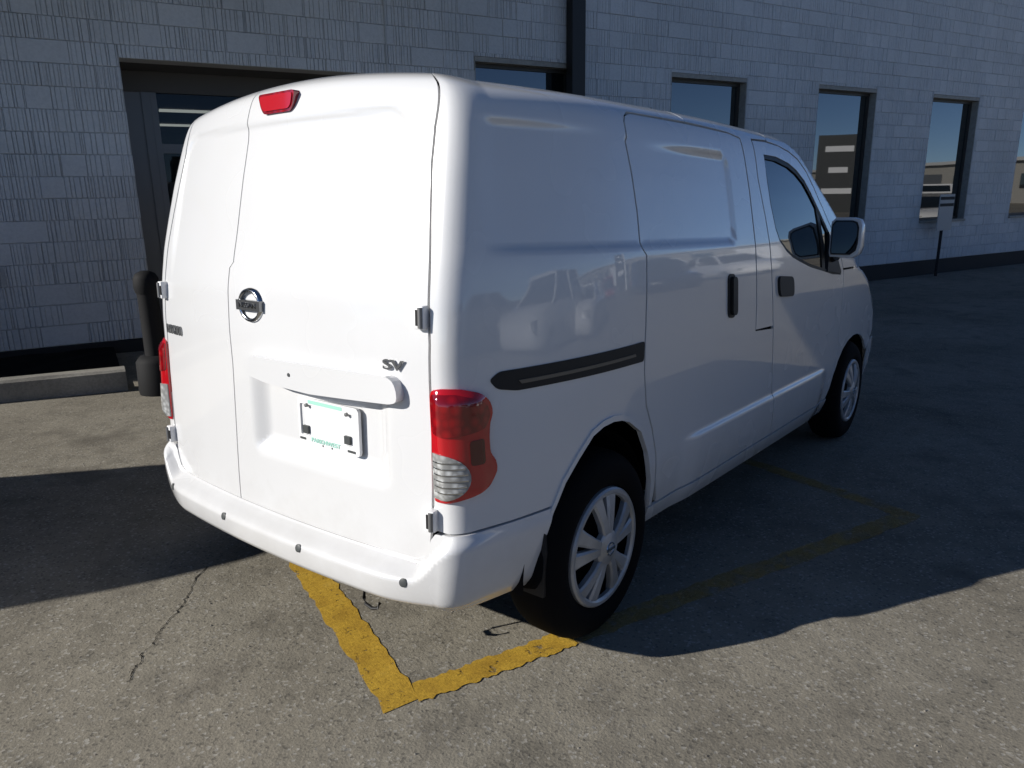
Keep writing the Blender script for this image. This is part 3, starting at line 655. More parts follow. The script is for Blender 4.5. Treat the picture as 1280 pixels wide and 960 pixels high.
    # wheels
    def wheel(yc, sgn, roll):
        w = bpy.data.objects.new('wheel', None); w.empty_display_size = .1; link(w, van); w.location = (sgn * .86, yc, .306)
        if sgn < 0: w.rotation_euler = (0, 0, math.pi)
        bm = bmesh.new(); R = .303
        pr = [(-.015, .192), (-.004, .205), (.0, .225), (-.001, .25), (-.008, .272), (-.018, R - .018), (-.034, R - .006), (-.055, R), (-.095, R + .002), (-.14, R), (-.165, R - .01), (-.185, R - .04), (-.185, .22), (-.17, .19)]
        lathe(bm, pr, 'X', 64); ty = bobj('tyre', bm, 'rubber', w, smooth=True, angle=math.radians(60))
        bm = bmesh.new()
        for k in range(4): lathe(bm, [(-.05 - k * .028, R + .0045), (-.05 - k * .028, R - .004), (-.056 - k * .028, R - .004), (-.056 - k * .028, R + .0045)], 'X', 64) if False else None
        # dark dish behind the cover
        lathe(bm, [(-.045, .0001), (-.045, .17), (-.02, .193)], 'X', 48); bobj('rim_dish', bm, 'black', w, smooth=True)
        bm = bmesh.new(); lathe(bm, [(-.016, .1935), (-.004, .192), (.002, .186), (.002, .176), (-.004, .168), (-.016, .167)], 'X', 64)
        # twin spokes
        for i in range(5):
            for d_, wd_ in ((-.235, .0175), (.235, .0175)):
                a0 = roll + i * 2 * math.pi / 5
                def pt(r, t, x): return bm.verts.new((x, r * math.cos(t), r * math.sin(t)))
                aI, aO = a0 + d_ * .75, a0 + d_ * 1.0
                rows = []
                for r, x, hw in ((.038, .012, .0145), (.09, .011, .0175), (.14, .004, .0225), (.176, -.003, .029)):
                    t = aI + (aO - aI) * (r - .038) / .138; dt = hw / r
                    rows.append([pt(r, t - dt, x - .006), pt(r, t - dt * .7, x), pt(r, t + dt * .7, x), pt(r, t + dt, x - .006), pt(r, t + dt, x - .022), pt(r, t - dt, x - .022)])
                for p_, q_ in zip(rows, rows[1:]):
                    for k in range(6): bm.faces.new((p_[k], p_[(k + 1) % 6], q_[(k + 1) % 6], q_[k]))
        cov = bobj('wheel_cover', bm, 'silver', w, smooth=True, angle=math.radians(28))
        bm = bmesh.new(); lathe(bm, [(-.01, .060), (.006, .058), (.012, .050), (.014, .034), (.016, .030), (.0175, .0001)], 'X', 40); hub = bobj('hub_cap', bm, 'silver', w, smooth=True, angle=math.radians(30))
        bm = bmesh.new(); rg = lathe(bm, [(.0165, .017), (.019, .018), (.019, .022), (.0165, .023)], 'X', 24); box(bm, .0165, .0195, -.025, .025, -.005, .005); bobj('hub_emblem', bm, 'chrome', w)
        return w
    for k, (yc, sgn) in enumerate(((.830, 1), (3.706, 1), (.830, -1), (3.706, -1))): wheel(yc, sgn, .35 + k * .5)
    # wheel-arch liners
    for yc, rad in ((.835, .355), (3.69, .40)):
        for sgn in (1, -1):
            bm = bmesh.new(); n = 24; r0, r1 = [], []
            for k in range(n + 1):
                t = math.pi * (k / n) * 1.06 - .09; r0.append(bm.verts.new((sgn * (.80 if yc < 2 else .83), yc + rad * math.cos(t), .30 + rad * 1.03 * math.sin(t)))); r1.append(bm.verts.new((sgn * .58, yc + rad * math.cos(t), .30 + rad * 1.03 * math.sin(t))))
            for k in range(n): bm.faces.new((r0[k], r0[k + 1], r1[k + 1], r1[k]))
            bm.faces.new(r1); bobj('arch_liner', bm, 'black', van)
    # door mirrors
    for sgn in (1, -1):
        bm = bmesh.new()
        def ringm(y, sx, sz, cx=.932, cz=1.235): return [bm.verts.new((sgn * (cx + sx * a), y, cz + sz * c_)) for a, c_ in ((-.92, -1), (.55, -1), (.86, -.84), (1, -.5), (1, .62), (.84, .92), (.5, 1), (-.7, 1), (-.98, .8), (-1, -.8))]
        rs = [ringm(2.985, .074, .096), ringm(3.00, .078, .100), ringm(3.06, .074, .096), ringm(3.11, .058, .082), ringm(3.14, .03, .05)]
        for a, c_ in zip(rs, rs[1:]):
            for k in range(10): bm.faces.new((a[k], a[(k + 1) % 10], c_[(k + 1) % 10], c_[k]))
        bm.faces.new(rs[-1]); bm.faces.new(rs[0][::-1])
        mo = bobj('door_mirror', bm, 'paint', van, smooth=True, angle=math.radians(50))
        bm = bmesh.new(); a = [bm.verts.new((sgn * (.930 + .064 * p_), 2.981, 1.235 + .085 * q_)) for p_, q_ in ((-.95, -1), (.5, -1), (.9, -.75), (1, -.3), (1, .6), (.85, .9), (.5, 1), (-.75, 1), (-1, .75), (-1, -.75))]; bm.faces.new(a if sgn > 0 else a[::-1])
        ext = bmesh.ops.extrude_face_region(bm, geom=list(bm.faces)); bmesh.ops.translate(bm, verts=[v for v in ext['geom'] if isinstance(v, bmesh.types.BMVert)], vec=(0, -.006, 0)); bobj('mirror_surround', bm, 'plastic', mo)
        bm = bmesh.new(); a = [bm.verts.new((sgn * (.930 + .058 * p_), 2.972, 1.235 + .078 * q_)) for p_, q_ in ((-.95, -1), (.5, -1), (.9, -.75), (1, -.3), (1, .6), (.85, .9), (.5, 1), (-.75, 1), (-1, .75), (-1, -.75))]; bm.faces.new(a if sgn > 0 else a[::-1])
        bobj('mirror_glass', bm, 'mirror', mo)
        bm = bmesh.new(); tube(bm, [(sgn * .80, 3.10, 1.12), (sgn * .875, 3.06, 1.145)], [.035, .03], 10); bobj('mirror_arm', bm, 'plastic', mo, smooth=True)
    # aerial stub on the roof
    zz = float(surf(np.array([1.5 + .53]), np.array([VMAX]))[0, 2]); bm = bmesh.new(); tube(bm, [(.30, 2.06, zz), (.30, 2.06, zz + .075)], [.010, .006], 8); bobj('roof_aerial', bm, 'plastic', van, smooth=True)
    return van
def flat_rear(a, c_):
    return np.stack([a, .222 + .055 * (a / .69) ** 2, c_], -1)
def flat_rear_n(a, c_): return np.tile(np.array([0., -1., 0.]), (len(a), 1))
van = build_van()
van.matrix_world = LOT
# ------------------------------------------------------------------ building
WY, WH = 8.55, 5.35           # wall face, wall height
X0, X1 = -9.0, 27.0
mw = mat('painted_block', (.60, .60, .59), .72, spec=.3); b = NB(mw); p = b.pos()
c = b.mix(b.ramp(b.noise(p, .8, 5, .6), [(.3, grey(0)), (.75, grey(1))]), (.70, .71, .715), (.58, .59, .59))
oi = b.n('ObjectInfo'); c = b.mix(b.ramp(oi.outputs['Random'], [(0, grey(0)), (1, grey(.16))]), c, (.46, .46, .45))
c = b.mix(.5, c, b.ramp(b.noise(p, 35, 4, .7), [(.3, grey(.80)), (.6, grey(1.05))]), 'MULTIPLY')
b.l(c, b.b.inputs['Base Color']); b.l(b.bump(b.noise(p, 60, 5, .7), .6, .006), b.b.inputs['Normal'])
M['block'] = mw
M['mortar'] = mat('painted_mortar', (.50, .50, .49), .85, spec=.2)
M['band'] = mat('black_base_paint', (.012, .012, .013), .7)
M['frame'] = mat('bronze_window_frame', (.060, .055, .048), .45, metal=.3)
M['trim'] = mat('grey_stone_trim', (.36, .34, .30), .7)
_b = NB(M['trim']); _b.l(_b.ramp(_b.noise(_b.pos(), 14, 5, .65), [(.3, (.28, .265, .235)), (.7, (.40, .38, .335))]), _b.b.inputs['Base Color'])
M['winglass'] = mat('coated_window_glass', (.010, .013, .014), .015, spec=.5, ior=2.3)
_b = NB(M['winglass']); _b.l(_b.bump(_b.noise(_b.pos(), .7, 2), .04, .01), _b.b.inputs['Normal'])
M['soffit'] = mat('grey_soffit', (.10, .095, .09), .8)
M['concrete'] = mat('kerb_concrete', (.30, .285, .25), .85)
_b = NB(M['concrete']); _p = _b.pos()
_b.l(_b.mix(.6, _b.ramp(_b.noise(_p, 3, 5), [(.3, (.20, .19, .165)), (.7, (.33, .31, .27))]), _b.ramp(_b.noise(_p, 60, 4, .7), [(.3, grey(.6)), (.6, grey(1.1))]), 'MULTIPLY'), _b.b.inputs['Base Color'])
_b.l(_b.bump(_b.noise(_p, 50, 4, .7), .5, .006), _b.b.inputs['Normal'])
WINX = [(4.48 + 3.125 * k, 5.98 + 3.125 * k) for k in range(7)] + [(-4.9, -3.4), (-2.16, -.66)]
WZ0, WZ1 = .99, 3.29
DX0, DX1, DZ = .62, 3.08, 3.01
OPEN = [(x0, x1, WZ0, WZ1) for x0, x1 in WINX] + [(DX0, DX1, -.5, DZ)]
bld = empty('commercial_building', 'long white painted ribbed-block building with tall narrow windows', 'building')
bld.location = (0, WY, 0)
# backing wall, cut round the openings
xs = sorted({X0, X1} | {a for o in OPEN for a in o[:2]}); zs = sorted({-.6, WH} | {a for o in OPEN for a in o[2:]} - {-.5})
bm = bmesh.new()
for xa, xb in zip(xs, xs[1:]):
    for za, zb in zip(zs, zs[1:]):
        cx_, cz_ = (xa + xb) / 2, (za + zb) / 2
        if any(o[0] < cx_ < o[1] and o[2] < cz_ < o[3] for o in OPEN): continue
        box(bm, xa, xb, .021, .26, za, zb)
bobj('wall_core', bm, 'mortar', bld)
boxobj('roof_slab', (X0, X1, .27, 12, WH - .3, WH - .05), 'mortar', bld)
boxobj('side_wall', (X0, X0 + .25, .27, 12, -.6, WH - .31), 'mortar', bld); boxobj('side_wall', (X1 - .25, X1, .27, 12, -.6, WH - .31), 'mortar', bld); boxobj('rear_wall', (X0 + .26, X1 - .26, 11.7, 12, -.6, WH - .31), 'mortar', bld)
boxobj('parapet_cap', (X0 - .05, X1 + .05, -.035, .30, WH + .002, WH + .07), 'frame', bld)
# ribbed blocks
BH, BW, BZ = .2032, .4064, .283
rnd = random.Random(11)
def block_mesh(kind, i):
    r = random.Random(100 + i); w, h = BW - .004, BH - .004
    n = {0: 0, 1: r.choice((8, 9, 10)), 2: r.choice((5, 6)), 3: 12}[kind]
    xs_ = [0.]; g_ = []
    if n:
        lo, hi = (0, w) if kind != 2 else r.choice(((0, w * .5), (w * .45, w)))
        step = (hi - lo) / n
        for k in range(n):
            xg = lo + step * (k + .5) + r.uniform(-.25, .25) * step
            g_.append((xg, r.uniform(.005, .012), r.uniform(.006, .016)))
    prof = [(0, .004)]; d = r.uniform(-.003, .003)
    prof.append((.004, d))
    for xg, wg, dg in g_:
        prof += [(xg - wg / 2, d), (xg, d + dg)]; d = r.uniform(-.003, .003); prof.append((xg + wg / 2, d))
    prof += [(w - .004, d), (w, .004)]
    vs_, fs_ = [], []
    m = len(prof)
    for z, k in ((0, .004), (.005, 0), (h * .5, 0), (h - .005, 0), (h, .004)):
        j = r.uniform(-.0015, .0015)
        for x, y in prof: vs_.append((x, y + k + j, z))
    for a in range(4):
        for q_ in range(m - 1): fs_.append((a * m + q_, a * m + q_ + 1, (a + 1) * m + q_ + 1, (a + 1) * m + q_))
    k0 = len(vs_)
    vs_ += [(0, .026, 0), (w, .026, 0), (w, .026, h), (0, .026, h)]
    fs_ += [(k0, k0 + 1) + tuple(range(m - 1, -1, -1)), (k0 + 2, k0 + 3) + tuple(range(4 * m, 5 * m)), (k0 + 3, k0, 0, m, 2 * m, 3 * m, 4 * m), (k0 + 1, k0 + 2) + tuple(a * m + m - 1 for a in range(4, -1, -1))]
    me = bpy.data.meshes.new('block'); me.from_pydata(vs_, [], fs_); me.materials.append(M['block']); me.update(); return me
BM = [block_mesh(kd, i) for i, kd in enumerate([0, 0, 1, 1, 1, 1, 1, 1, 2, 2, 2, 3, 3, 3, 3, 3])]
def seen(x, z):
    d = Vector((x, WY, z)) - CAMPOS; f_ = d.dot(cf)
    if f_ < .1: return None
    u, v = 640 + 928 * d.dot(cr) / f_, 480 + 928 * d.dot(cd) / f_
    if not (-20 < u < 1300 and -20 < v < 520): return None
    if 225 < u < 920 and v > 160 or 300 < u < 800 and v > 130: return None
    return d.length
blocks = []
row = 0; z = BZ
cuts = sorted({X0, X1} | {a for o in OPEN for a in o[:2]})
while z < WH - .05:
    zt = min(z + BH, WH - .004); spans = []
    for a, b_ in zip(cuts, cuts[1:]):
        free = [(z, zt)]
        for o in OPEN:
            if o[0] < (a + b_) / 2 < o[1]: free = [q_ for c_, d_ in free for q_ in ((c_, min(d_, o[2])), (max(c_, o[3]), d_)) if q_[1] - q_[0] > .015]
        for fr in free:
            if spans and abs(spans[-1][1] - a) < 1e-6 and spans[-1][2] == fr: spans[-1] = (spans[-1][0], b_, fr)
            else: spans.append((a, b_, fr))
    for a, b_, fr in spans:
        x = math.floor((a - (row % 2) * BW / 2) / BW) * BW + (row % 2) * BW / 2
        while x < b_:
            xa, xb = max(x, a), min(x + BW, b_)
            if xb - xa > .03: blocks.append((xa, xb, fr[0], rnd.randrange(len(BM)), fr[1]))
            x += BW
    row += 1; z += BH
rank = sorted((d, i) for i, (xa, xb, z, k, zt) in enumerate(blocks) for d in [seen((xa + xb) / 2, z + .1)] if d is not None)
near = {i for _, i in rank[:300]}
acc_v, acc_f = [], []
mesh_cache = [([v.co[:] for v in me.vertices], [tuple(p_.vertices) for p_ in me.polygons]) for me in BM]
for i, (xa, xb, z, k, ztop) in enumerate(blocks):
    sx = (xb - xa) / BW; zt = (ztop - z) / BH; jy = rnd.uniform(-.002, .002)
    if i in near:
        o = bpy.data.objects.new('block', BM[k]); link(o, bld); o.location = (xa + .002, jy, z + .002); o.scale = (sx, 1, zt)
    else:
        vv_, ff_ = mesh_cache[k]; k0 = len(acc_v)
        acc_v += [(xa + .002 + x * sx, y + jy, z + .002 + zz * zt) for x, y, zz in vv_]; acc_f += [tuple(j + k0 for j in f) for f in ff_]
tag(mobj('block_courses', acc_v, acc_f, 'block', bld), kind='stuff')
# black painted base
bm = bmesh.new()
for a, b_ in ((X0, DX0), (DX1, X1)): box(bm, a, b_, -.012, .020, -.55, BZ - .004)
bobj('base_band', bm, 'band', bld)
# expansion joint and downpipe
boxobj('expansion_joint', (3.345, 3.365, -.014, .02, BZ + .01, WH - .01), 'mortar', bld)
bm = bmesh.new(); box(bm, 5.80, 6.00, -.16, -.02, .15, WH - .02); dp = bobj('downpipe', bm, mat('black_downpipe', (.010, .009, .009), .5), bld, bevel=.03, smooth=True)
for zz in (1.2, 2.6): boxobj('pipe_strap', (5.77, 6.03, -.175, -.015, zz, zz + .05), 'band', dp)
# added canopy above the view, plan cut so its shadow covers the right
bm = bmesh.new(); cp_ = [(-6.4, -3.9), (4.4, -3.9), (4.4, -.02), (.35, -.02), (-1.45, -.62), (-6.4, -1.2)]
lo = [bm.verts.new((x, y, 4.75)) for x, y in cp_]; hi = [bm.verts.new((x, y, 5.02)) for x, y in cp_]
bm.faces.new(lo[::-1]); bm.faces.new(hi)
for k in range(6): bm.faces.new((lo[k], lo[(k + 1) % 6], hi[(k + 1) % 6], hi[k]))
bobj('shade_canopy', bm, 'frame', bld)
# windows
for k, (xa, xb) in enumerate(WINX):
    bm = bmesh.new(); t = .045; yf0, yf1 = .13, .19; e = .012
    box(bm, xa + e, xa + e + t, yf0, yf1, WZ0 + .05, WZ1 - .06); box(bm, xb - e - t, xb - e, yf0, yf1, WZ0 + .05, WZ1 - .06)
    box(bm, xa + e + t, xb - e - t, yf0 + .002, yf1, WZ1 - .06 - t, WZ1 - .06); box(bm, xa + e + t, xb - e - t, yf0 + .002, yf1, WZ0 + .05, WZ0 + .05 + t)
    w = bobj('window', bm, 'frame', bld)
    boxobj('pane', (xa + e + t, xb - e - t, .155, .165, WZ0 + .05 + t, WZ1 - .06 - t), 'winglass', w)
    boxobj('sill', (xa + .003, xb - .003, -.03, .20, WZ0 + .003, WZ0 + .048), 'trim', w, bevel=.006)
    boxobj('lintel', (xa + .003, xb - .003, .006, .20, WZ1 - .058, WZ1 - .003), 'trim', w)
    for q_ in (xa + .001, xb - .011): boxobj('jamb', (q_, q_ + .010, .006, .20, WZ0 + .05, WZ1 - .06), 'trim', w)
# recessed entrance
ent = boxobj('entrance_soffit', (DX0, DX1, .264, 1.0, DZ + .005, DZ + .06), 'soffit', bld)
boxobj('entrance_wall', (DX0 - .25, DX0 - .002, .262, 1.0, -.5, DZ + .004), 'soffit', bld); boxobj('entrance_wall', (DX1 + .002, DX1 + .25, .262, 1.0, -.5, DZ + .004), 'soffit', bld)
boxobj('entrance_header', (DX0, DX1, .80, .92, 2.80, DZ + .003), 'soffit', bld)
boxobj('entrance_floor', (DX0, DX1, .0, 1.0, .02, .14), 'concrete', bld)
M['doorglass'] = mat('door_glass', (.02, .022, .022), .02, ior=1.6); _b = NB(M['doorglass'])
_tr = _b.n('BsdfTransparent'); _tr.inputs[0].default_value = (.55, .58, .58, 1); _mx = _b.n('MixShader'); _mx.inputs[0].default_value = .45
_b.l(_tr.outputs[0], _mx.inputs[1]); _b.l(_b.b.outputs[0], _mx.inputs[2]); _b.l(_mx.outputs[0], _b.t.nodes['Material Output'].inputs[0])
M['alu'] = mat('grey_aluminium', (.16, .165, .17), .45, metal=.4)
bm = bmesh.new(); fy0, fy1 = .80, .90
for a in (.84, .93, 1.95, 2.04, 3.0): box(bm, a, a + .06, fy0, fy1, .14, 2.80)
box(bm, .90, .93, fy0 + .005, fy1 - .005, .14, 2.80); box(bm, 2.01, 2.04, fy0 + .005, fy1 - .005, .14, 2.80)
box(bm, .99, 1.95, fy0 + .002, fy1 - .002, 2.17, 2.27); box(bm, 2.10, 3.0, fy0 + .002, fy1 - .002, 2.17, 2.27)
box(bm, .99, 1.95, fy0 + .002, fy1 - .002, .14, .36); box(bm, 2.10, 3.0, fy0 + .002, fy1 - .002, .14, .36)
box(bm, DX0, .84, .82, .90, .14, 2.80)
dr = bobj('entrance_door', bm, 'alu', bld)
for a, b_ in ((.99, 1.95), (2.10, 3.0)):
    boxobj('pane', (a, b_, .84, .85, 2.27, 2.80), 'doorglass', dr); boxobj('pane', (a, b_, .84, .85, .36, 2.17), 'doorglass', dr)
boxobj('push_bar', (1.0, 1.94, .77, .80, 1.10, 1.15), 'alu', dr)
boxobj('door_notice', (1.02, 1.12, .834, .839, 1.55, 1.86), 'band', dr)
# inside of the entrance hall
bm = bmesh.new(); box(bm, -1, 6, 9.5, 9.6, 0, 3.05); box(bm, -1, 6, .93, 9.5, 3.02, 3.08); box(bm, -1.1, -1, .93, 9.5, 0, 3.0); box(bm, 6, 6.1, .93, 9.5, 0, 3.0); box(bm, -1, 6, 1.01, 9.5, .10, .14)
bobj('entrance_hall', bm, 'soffit', bld)
ml = mat('fluorescent_tube', (.9, .9, .9), .5, emit=((1, .97, .90), 2.2))
for x, y in ((1.33, 2.2), (1.42, 4.6), (1.48, 7.2)): boxobj('ceiling_lamp', (x, x + .75, y, y + .14, 2.985, 3.015), ml, bld)
# ------------------------------------------------------------------ things along the wall
gz = lambda x, y: float(ground_z(x, y))
kb = []; bm = bmesh.new(); rnd = random.Random(4)
n = 24; prev = None
for i in range(n + 1):
    x = -7 + (7 + .21) * i / n; g0 = gz(x, 6.5); h_ = .385 + (0.21 - x) * .022
    ring = [bm.verts.new((x, 6.50 + rnd.uniform(-.006, .006), g0 - .1)), bm.verts.new((x, 6.515 + rnd.uniform(-.006, .006), h_ - .02)), bm.verts.new((x, 6.54, h_ + rnd.uniform(-.006, .006))), bm.verts.new((x, 6.65, h_)), bm.verts.new((x, 6.66, h_ - .02)), bm.verts.new((x, 6.67, g0 - .1))]
    if prev:
        for k in range(5): bm.faces.new((prev[k], ring[k], ring[k + 1], prev[k + 1]))
    else: bm.faces.new(ring)
    prev = ring
bm.faces.new(prev[::-1])
tag(bobj('concrete_kerb', bm, 'concrete'), 'low weathered concrete kerb in front of the ribbed wall left of the entrance', 'kerb')
mm = mat('dark_mulch', (.010, .009, .008), .95, spec=.1); _b = NB(mm); _p = _b.pos(); _b.l(_b.bump(_b.noise(_p, 30, 5, .7), 1, .04), _b.b.inputs['Normal'])
V = []; F = []
for i in range(30):
    for j in range(9):
        x = -7 + 7.2 * i / 29; y = 6.655 + (8.53 - 6.655) * j / 8; V.append((x, y, max(gz(x, y) + .01, .22) + random.Random(i * 50 + j).uniform(0, .03)))
for i in range(29):
    for j in range(8): a = i * 9 + j; F.append((a, a + 9, a + 10, a + 1))
tag(mobj('planting_bed', V, F, mm, smooth=True), 'dark mulch bed between the kerb and the wall', kind='structure')
# ash post by the entrance
M['post_black'] = mat('scuffed_black_plastic', (.010, .010, .011), .75, spec=.25)
ap = empty('ash_receptacle', 'black plastic ash post with round cap and broad base by the entrance', 'ash post')
px_, py_ = .43, 6.30; pz_ = gz(px_, py_); ap.location = (px_, py_, pz_)
bm = bmesh.new(); lathe(bm, [(0, .15), (.03, .155), (.26, .15), (.30, .12), (.31, .08)], 'Z', 28); bobj('base', bm, 'post_black', ap, smooth=True)
bm = bmesh.new(); lathe(bm, [(.30, .078), (.5, .076), (.74, .075), (.80, .078)], 'Z', 24); bobj('neck', bm, 'post_black', ap, smooth=True)
bm = bmesh.new(); lathe(bm, [(.79, .082), (.83, .092), (.90, .090), (.935, .070), (.955, .03), (.958, .0001)], 'Z', 24); cp = bobj('cap', bm, 'post_black', ap, smooth=True)
bm = bmesh.new(); box(bm, -.022, .022, -.086, -.070, .855, .875); bobj('slot', bm, 'band', cp)
# small sign on a post in front of the wall
sg = empty('post_sign', 'small grey plate with two dark bars on a thin post by the wall', 'sign', mw=Matrix.Translation((14.2, 8.30, 0)))
bm = bmesh.new(); tube(bm, [(0, 0, -.05), (0, 0, 1.32)], .028, 8); bobj('post', bm, 'band', sg, smooth=True)
sp_ = boxobj('plate', (-.23, .23, -.045, -.030, .86, 1.52), mat('sign_grey', (.42, .42, .41), .5), sg, bevel=.006)
for zz in (1.30, 1.42): boxobj('printed_bar', (-.22, .22, -.048, -.046, zz, zz + .055), 'band', sp_)
# ------------------------------------------------------------------ other vehicles on the lot
# added trailer, hidden beyond the van, shades the lot to the right; added van out of view casts the shadow on the left
trl = empty('shade_trailer', 'unseen white enclosed trailer added beyond the van to cast shade', 'trailer', mw=LOT @ Matrix.Translation((-2.13, 2.50, 0)))
boxobj('trailer_box', (-.97, .97, 0, 5.7, .42, 2.07), 'white_plastic', trl, bevel=.03)
boxobj('roof_cap', (-.98, .98, -.01, 5.71, 2.065, 2.12), 'alu', trl, bevel=.012)
for x_ in (-.975, .975):
    for y_ in (.0, 5.7): boxobj('corner_post', (x_ - .03, x_ + .03, y_ - .03, y_ + .03, .42, 2.06), 'alu', trl)
    for k in range(1, 9): boxobj('wall_seam', (x_ - .012, x_ + .012, k * .62 - .02, k * .62 + .02, .46, 2.04), 'alu', trl)
for s_ in (-1, 1):
    dd_ = boxobj('trailer_door', (.02 if s_ > 0 else -.92, .92 if s_ > 0 else -.02, -.03, .0, .47, 2.02), 'white_plastic', trl, bevel=.008)
    boxobj('lock_bar', (s_ * .12 - .015, s_ * .12 + .015, -.06, -.03, .50, 2.0), 'steel', dd_)
    boxobj('tail_light', (s_ * .84 - .09, s_ * .84 + .09, -.04, -.0, .34, .41), 'red', trl)
    for y_ in (2.5, 3.25):
        w = bpy.data.objects.new('wheel', None); link(w, trl); w.location = (s_ * .96, y_, .33); w.rotation_euler = (0, 0, 0 if s_ > 0 else math.pi)
        bm = bmesh.new(); lathe(bm, [(0, .19), (0, .27), (-.03, .33), (-.17, .33), (-.2, .19)], 'X', 28); bobj('tyre', bm, 'rubber', w, smooth=True)
        bm = bmesh.new(); lathe(bm, [(-.01, .0001), (-.005, .09), (-.025, .16), (.0, .195)], 'X', 24); bobj('rim', bm, 'silver', w, smooth=True)
boxobj('chassis', (-.7, .7, .05, 5.65, .30, .42), 'black', trl)
lf = copy_tree(van); lf['label'] = 'unseen panel van added on the left to cast a ground shadow'
TH = math.radians(149); L_ = 1.70 / math.tan(SUN_EL); d_, s_ = -1.36, .31 - L_
P_ = Vector((d_ * math.cos(SUN_HEAD) + s_ * math.sin(SUN_HEAD), -d_ * math.sin(SUN_HEAD) + s_ * math.cos(SUN_HEAD), 0))
lf.matrix_world = LOT @ Matrix.Translation(P_) @ Matrix.Rotation(TH, 4, 'Z') @ Matrix.Translation((0, -.42, 0))
M['paint_black'] = mat('black_car_paint', (.012, .012, .014), .2, coat=1); M['paint_silver'] = mat('silver_car_paint', (.38, .39, .40), .3, metal=.5, coat=1); M['paint_red'] = mat('red_car_paint', (.25, .015, .015), .25, coat=1)
def repaint(o):
    for ch in o.children:
        if ch.type == 'MESH' and ch.material_slots and ch.material_slots[0].material == M['paint']: ch.material_slots[0].link = 'OBJECT'; ch.material_slots[0].material = M['paint_black']
        repaint(ch)
repaint(lf); lf['label'] = 'unseen black panel van added on the left to cast a ground shadow'  # black paint keeps this added van from bouncing light into the shadow
# parked cars across the lot: they show in the van's flank and in the windows
def make_car(label, paint, tall=0.):
    car = empty('parked_car', label, 'car', 'cars parked across the lot')
    st = [(0, .58, .42, .72), (.08, .72, .30, .80), (.35, .84, .24, .88), (1.2, .88, .22, .93), (2.2, .89, .22, .95), (3.2, .89, .22, .93), (3.9, .87, .24, .86), (4.3, .78, .28, .74), (4.45, .62, .38, .62)]
    bm = bmesh.new(); rings = []
    for y, w, zb, zt in st:
        zt += tall * .35; m_ = (zb + zt) / 2
        rings.append([bm.verts.new((x, y, z)) for x, z in ((-w * .9, zb), (-w, zb + .12), (-w, m_), (-w * .97, zt - .06), (-w * .88, zt), (0, zt + .03), (w * .88, zt), (w * .97, zt - .06), (w, m_), (w, zb + .12), (w * .9, zb))])
    for a, c_ in zip(rings, rings[1:]):
        for k in range(11): bm.faces.new((a[k], a[(k + 1) % 11], c_[(k + 1) % 11], c_[k]))
    bm.faces.new(rings[0]); bm.faces.new(rings[-1][::-1]); bobj('body', bm, paint, car, smooth=True, angle=math.radians(50))
    zt = .90 + tall * .35; zr = 1.43 + tall
    rear = .35 if tall else .75
    def cab(y0, y1, y2, y3, ins, z0, z1, w0, w1):
        return [[(-w0, y0, z0), (w0, y0, z0), (w0, y3, z0), (-w0, y3, z0)], [(-w1, y1, z1), (w1, y1, z1), (w1, y2, z1), (-w1, y2, z1)]]
    lo, hi = cab(rear - .35, rear + .25, 2.55, 3.35, 0, zt, zr, .80, .62)
    bm = bmesh.new(); a = [bm.verts.new(p_) for p_ in lo]; c_ = [bm.verts.new(p_) for p_ in hi]
    for k in range(4): bm.faces.new((a[k], a[(k + 1) % 4], c_[(k + 1) % 4], c_[k]))
    bm.faces.new(c_); bobj('cabin_glass', bm, 'glass', car, bevel=.03, smooth=True)
    bm = bmesh.new(); box(bm, -.60, .60, rear + .22, 2.58, zr - .03, zr + .03); rf = bobj('roof', bm, paint, car, bevel=.04, smooth=True)
    for s_ in (-1, 1):
        for p0, p1 in (((rear - .33, zt), (rear + .26, zr)), ((1.55, zt), (1.55, zr)), ((3.33, zt), (2.54, zr))):
            bm = bmesh.new(); tube(bm, [(s_ * .80, p0[0], p0[1] - .02), (s_ * .625, p1[0], p1[1])], .05, 6); bobj('pillar', bm, paint, car, smooth=True)
        for y in (.82, 3.55):
            w = bpy.data.objects.new('wheel', None); link(w, car); w.location = (s_ * .90, y, .32); w.rotation_euler = (0, 0, 0 if s_ > 0 else math.pi)
            bm = bmesh.new(); lathe(bm, [(0, .20), (0, .27), (-.03, .315), (-.17, .315), (-.2, .2)], 'X', 28); bobj('tyre', bm, 'rubber', w, smooth=True)
            bm = bmesh.new(); lathe(bm, [(-.01, .0001), (-.005, .10), (-.025, .17), (.0, .205)], 'X', 24); bobj('rim', bm, 'silver', w, smooth=True)
        boxobj('tail_light', (s_ * .66 - .14, s_ * .66 + .14, .0, .10, .66 + tall * .3, .80 + tall * .3), 'red', car, bevel=.02); boxobj('headlight', (s_ * .62 - .16, s_ * .62 + .16, 4.25, 4.40, .58 + tall * .2, .70 + tall * .25), 'clear', car, bevel=.02)
    return car
def place(o, x, y, deg): o.matrix_world = Matrix.Translation((x, y, gz(x, y) - .005)) @ Matrix.Rotation(math.radians(deg), 4, 'Z')
c1 = make_car('white saloon car parked in the row across the lot', 'paint'); place(c1, 12.5, -3.4, 80)
c2 = make_car('black sport utility vehicle parked below the pylon sign', 'paint_black', .26); place(c2, 23.0, -1.6, 60)
c3 = make_car('silver saloon car parked across the lot', 'paint_silver'); place(c3, 15.2, -6.0, 78)
c4 = make_car('tall white sport utility vehicle parked across the lot', 'paint', .26); place(c4, 9.6, -3.6, 84)
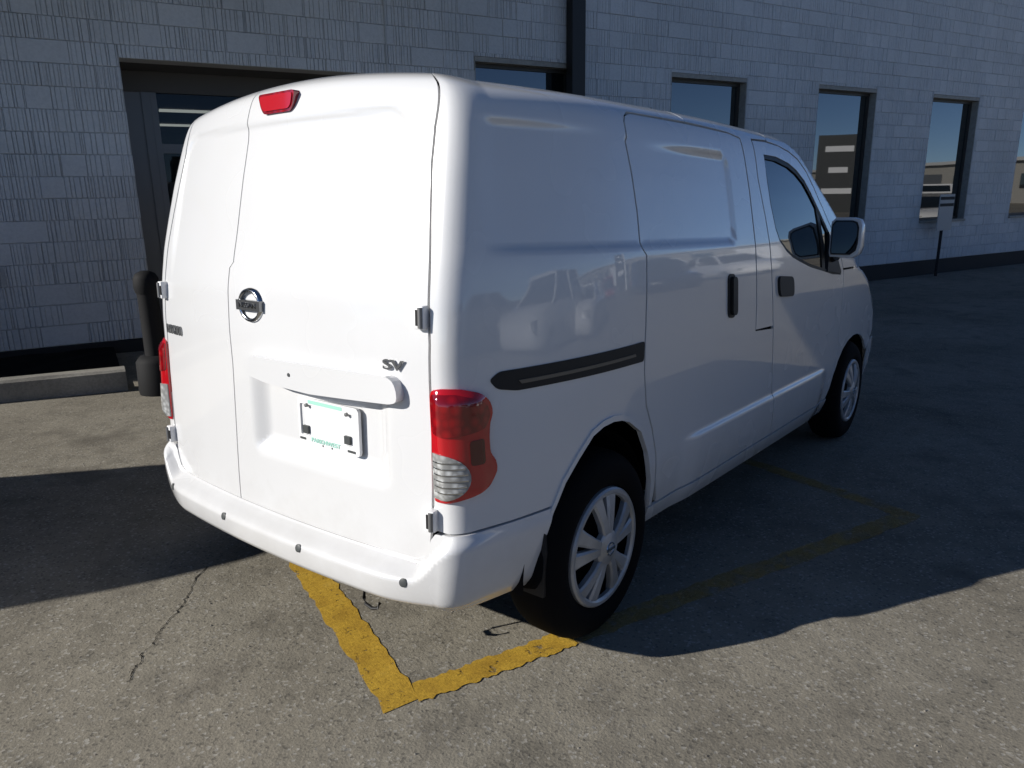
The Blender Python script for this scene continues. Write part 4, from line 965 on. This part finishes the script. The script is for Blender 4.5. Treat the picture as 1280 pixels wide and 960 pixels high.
c5 = make_car('red hatchback parked at the end of the row', 'paint_red', .1); place(c5, 24.2, -6.5, 70)
for k, (x, y, a, src) in enumerate(((28.5, .6, 60, c1), (32.5, -1.8, 66, c4), (7.0, -5.5, 88, c3), (35.5, -3.8, 60, c1), (5.0, -12, 92, c4), (1.5, -13, 95, c1), (-3, -13, 97, c2))):
    o = copy_tree(src); o['label'] = ['white saloon car in the far row beyond the pylon sign', 'white sport utility vehicle in the far row by the road', 'silver saloon car next to the tall white vehicle', 'white saloon car at the far corner of the lot', 'tall white vehicle in the row facing the entrance', 'white saloon car in the row facing the entrance', 'black sport utility vehicle in the row facing the entrance'][k]; place(o, x, y, a)
# pylon sign behind the cars
py = empty('pylon_sign', 'dark grey pylon sign with three pale lines on a white edge post', 'sign', mw=Matrix.Translation((31.5, -6.2, gz(31.5, -6.2))) @ Matrix.Rotation(math.radians(53), 4, 'Z'))
boxobj('panel', (-1.0, .9, -.15, .15, .5, 4.0), mat('pylon_grey', (.05, .052, .05), .5), py); boxobj('edge_post', (.92, 1.2, -.2, .2, -.2, 4.15), 'white_plastic', py)
for k, w_ in enumerate((.62, .42, .66)): boxobj('pale_line', (-.05 - w_, -.05 + w_, -.17, -.152, 3.25 - k * .95, 3.50 - k * .95), 'white_plastic', py); boxobj('pale_line', (-.05 - w_, -.05 + w_, .152, .17, 3.25 - k * .95, 3.50 - k * .95), 'white_plastic', py)

# long low warehouse across the road, seen only in the glass
wh = empty('warehouse', 'long low pale warehouse across the road', 'building', mw=Matrix.Translation((78, -30, gz(78, -30) - .3)) @ Matrix.Rotation(math.radians(-62), 4, 'Z'))
boxobj('wall', (-45, 45, 0, 20, 0, 3.9), 'trim', wh); boxobj('roof', (-45.4, 45.4, -.4, 20.4, 3.9, 4.2), 'mortar', wh)
for k in range(9): boxobj('loading_door', (-40 + k * 9.5, -36.5 + k * 9.5, -.1, .05, 0, 3.0), 'alu' if k % 3 else 'white_plastic', wh); boxobj('window', (-34.5 + k * 9.5, -32.5 + k * 9.5, -.08, .05, 1.6, 2.8), 'winglass', wh)
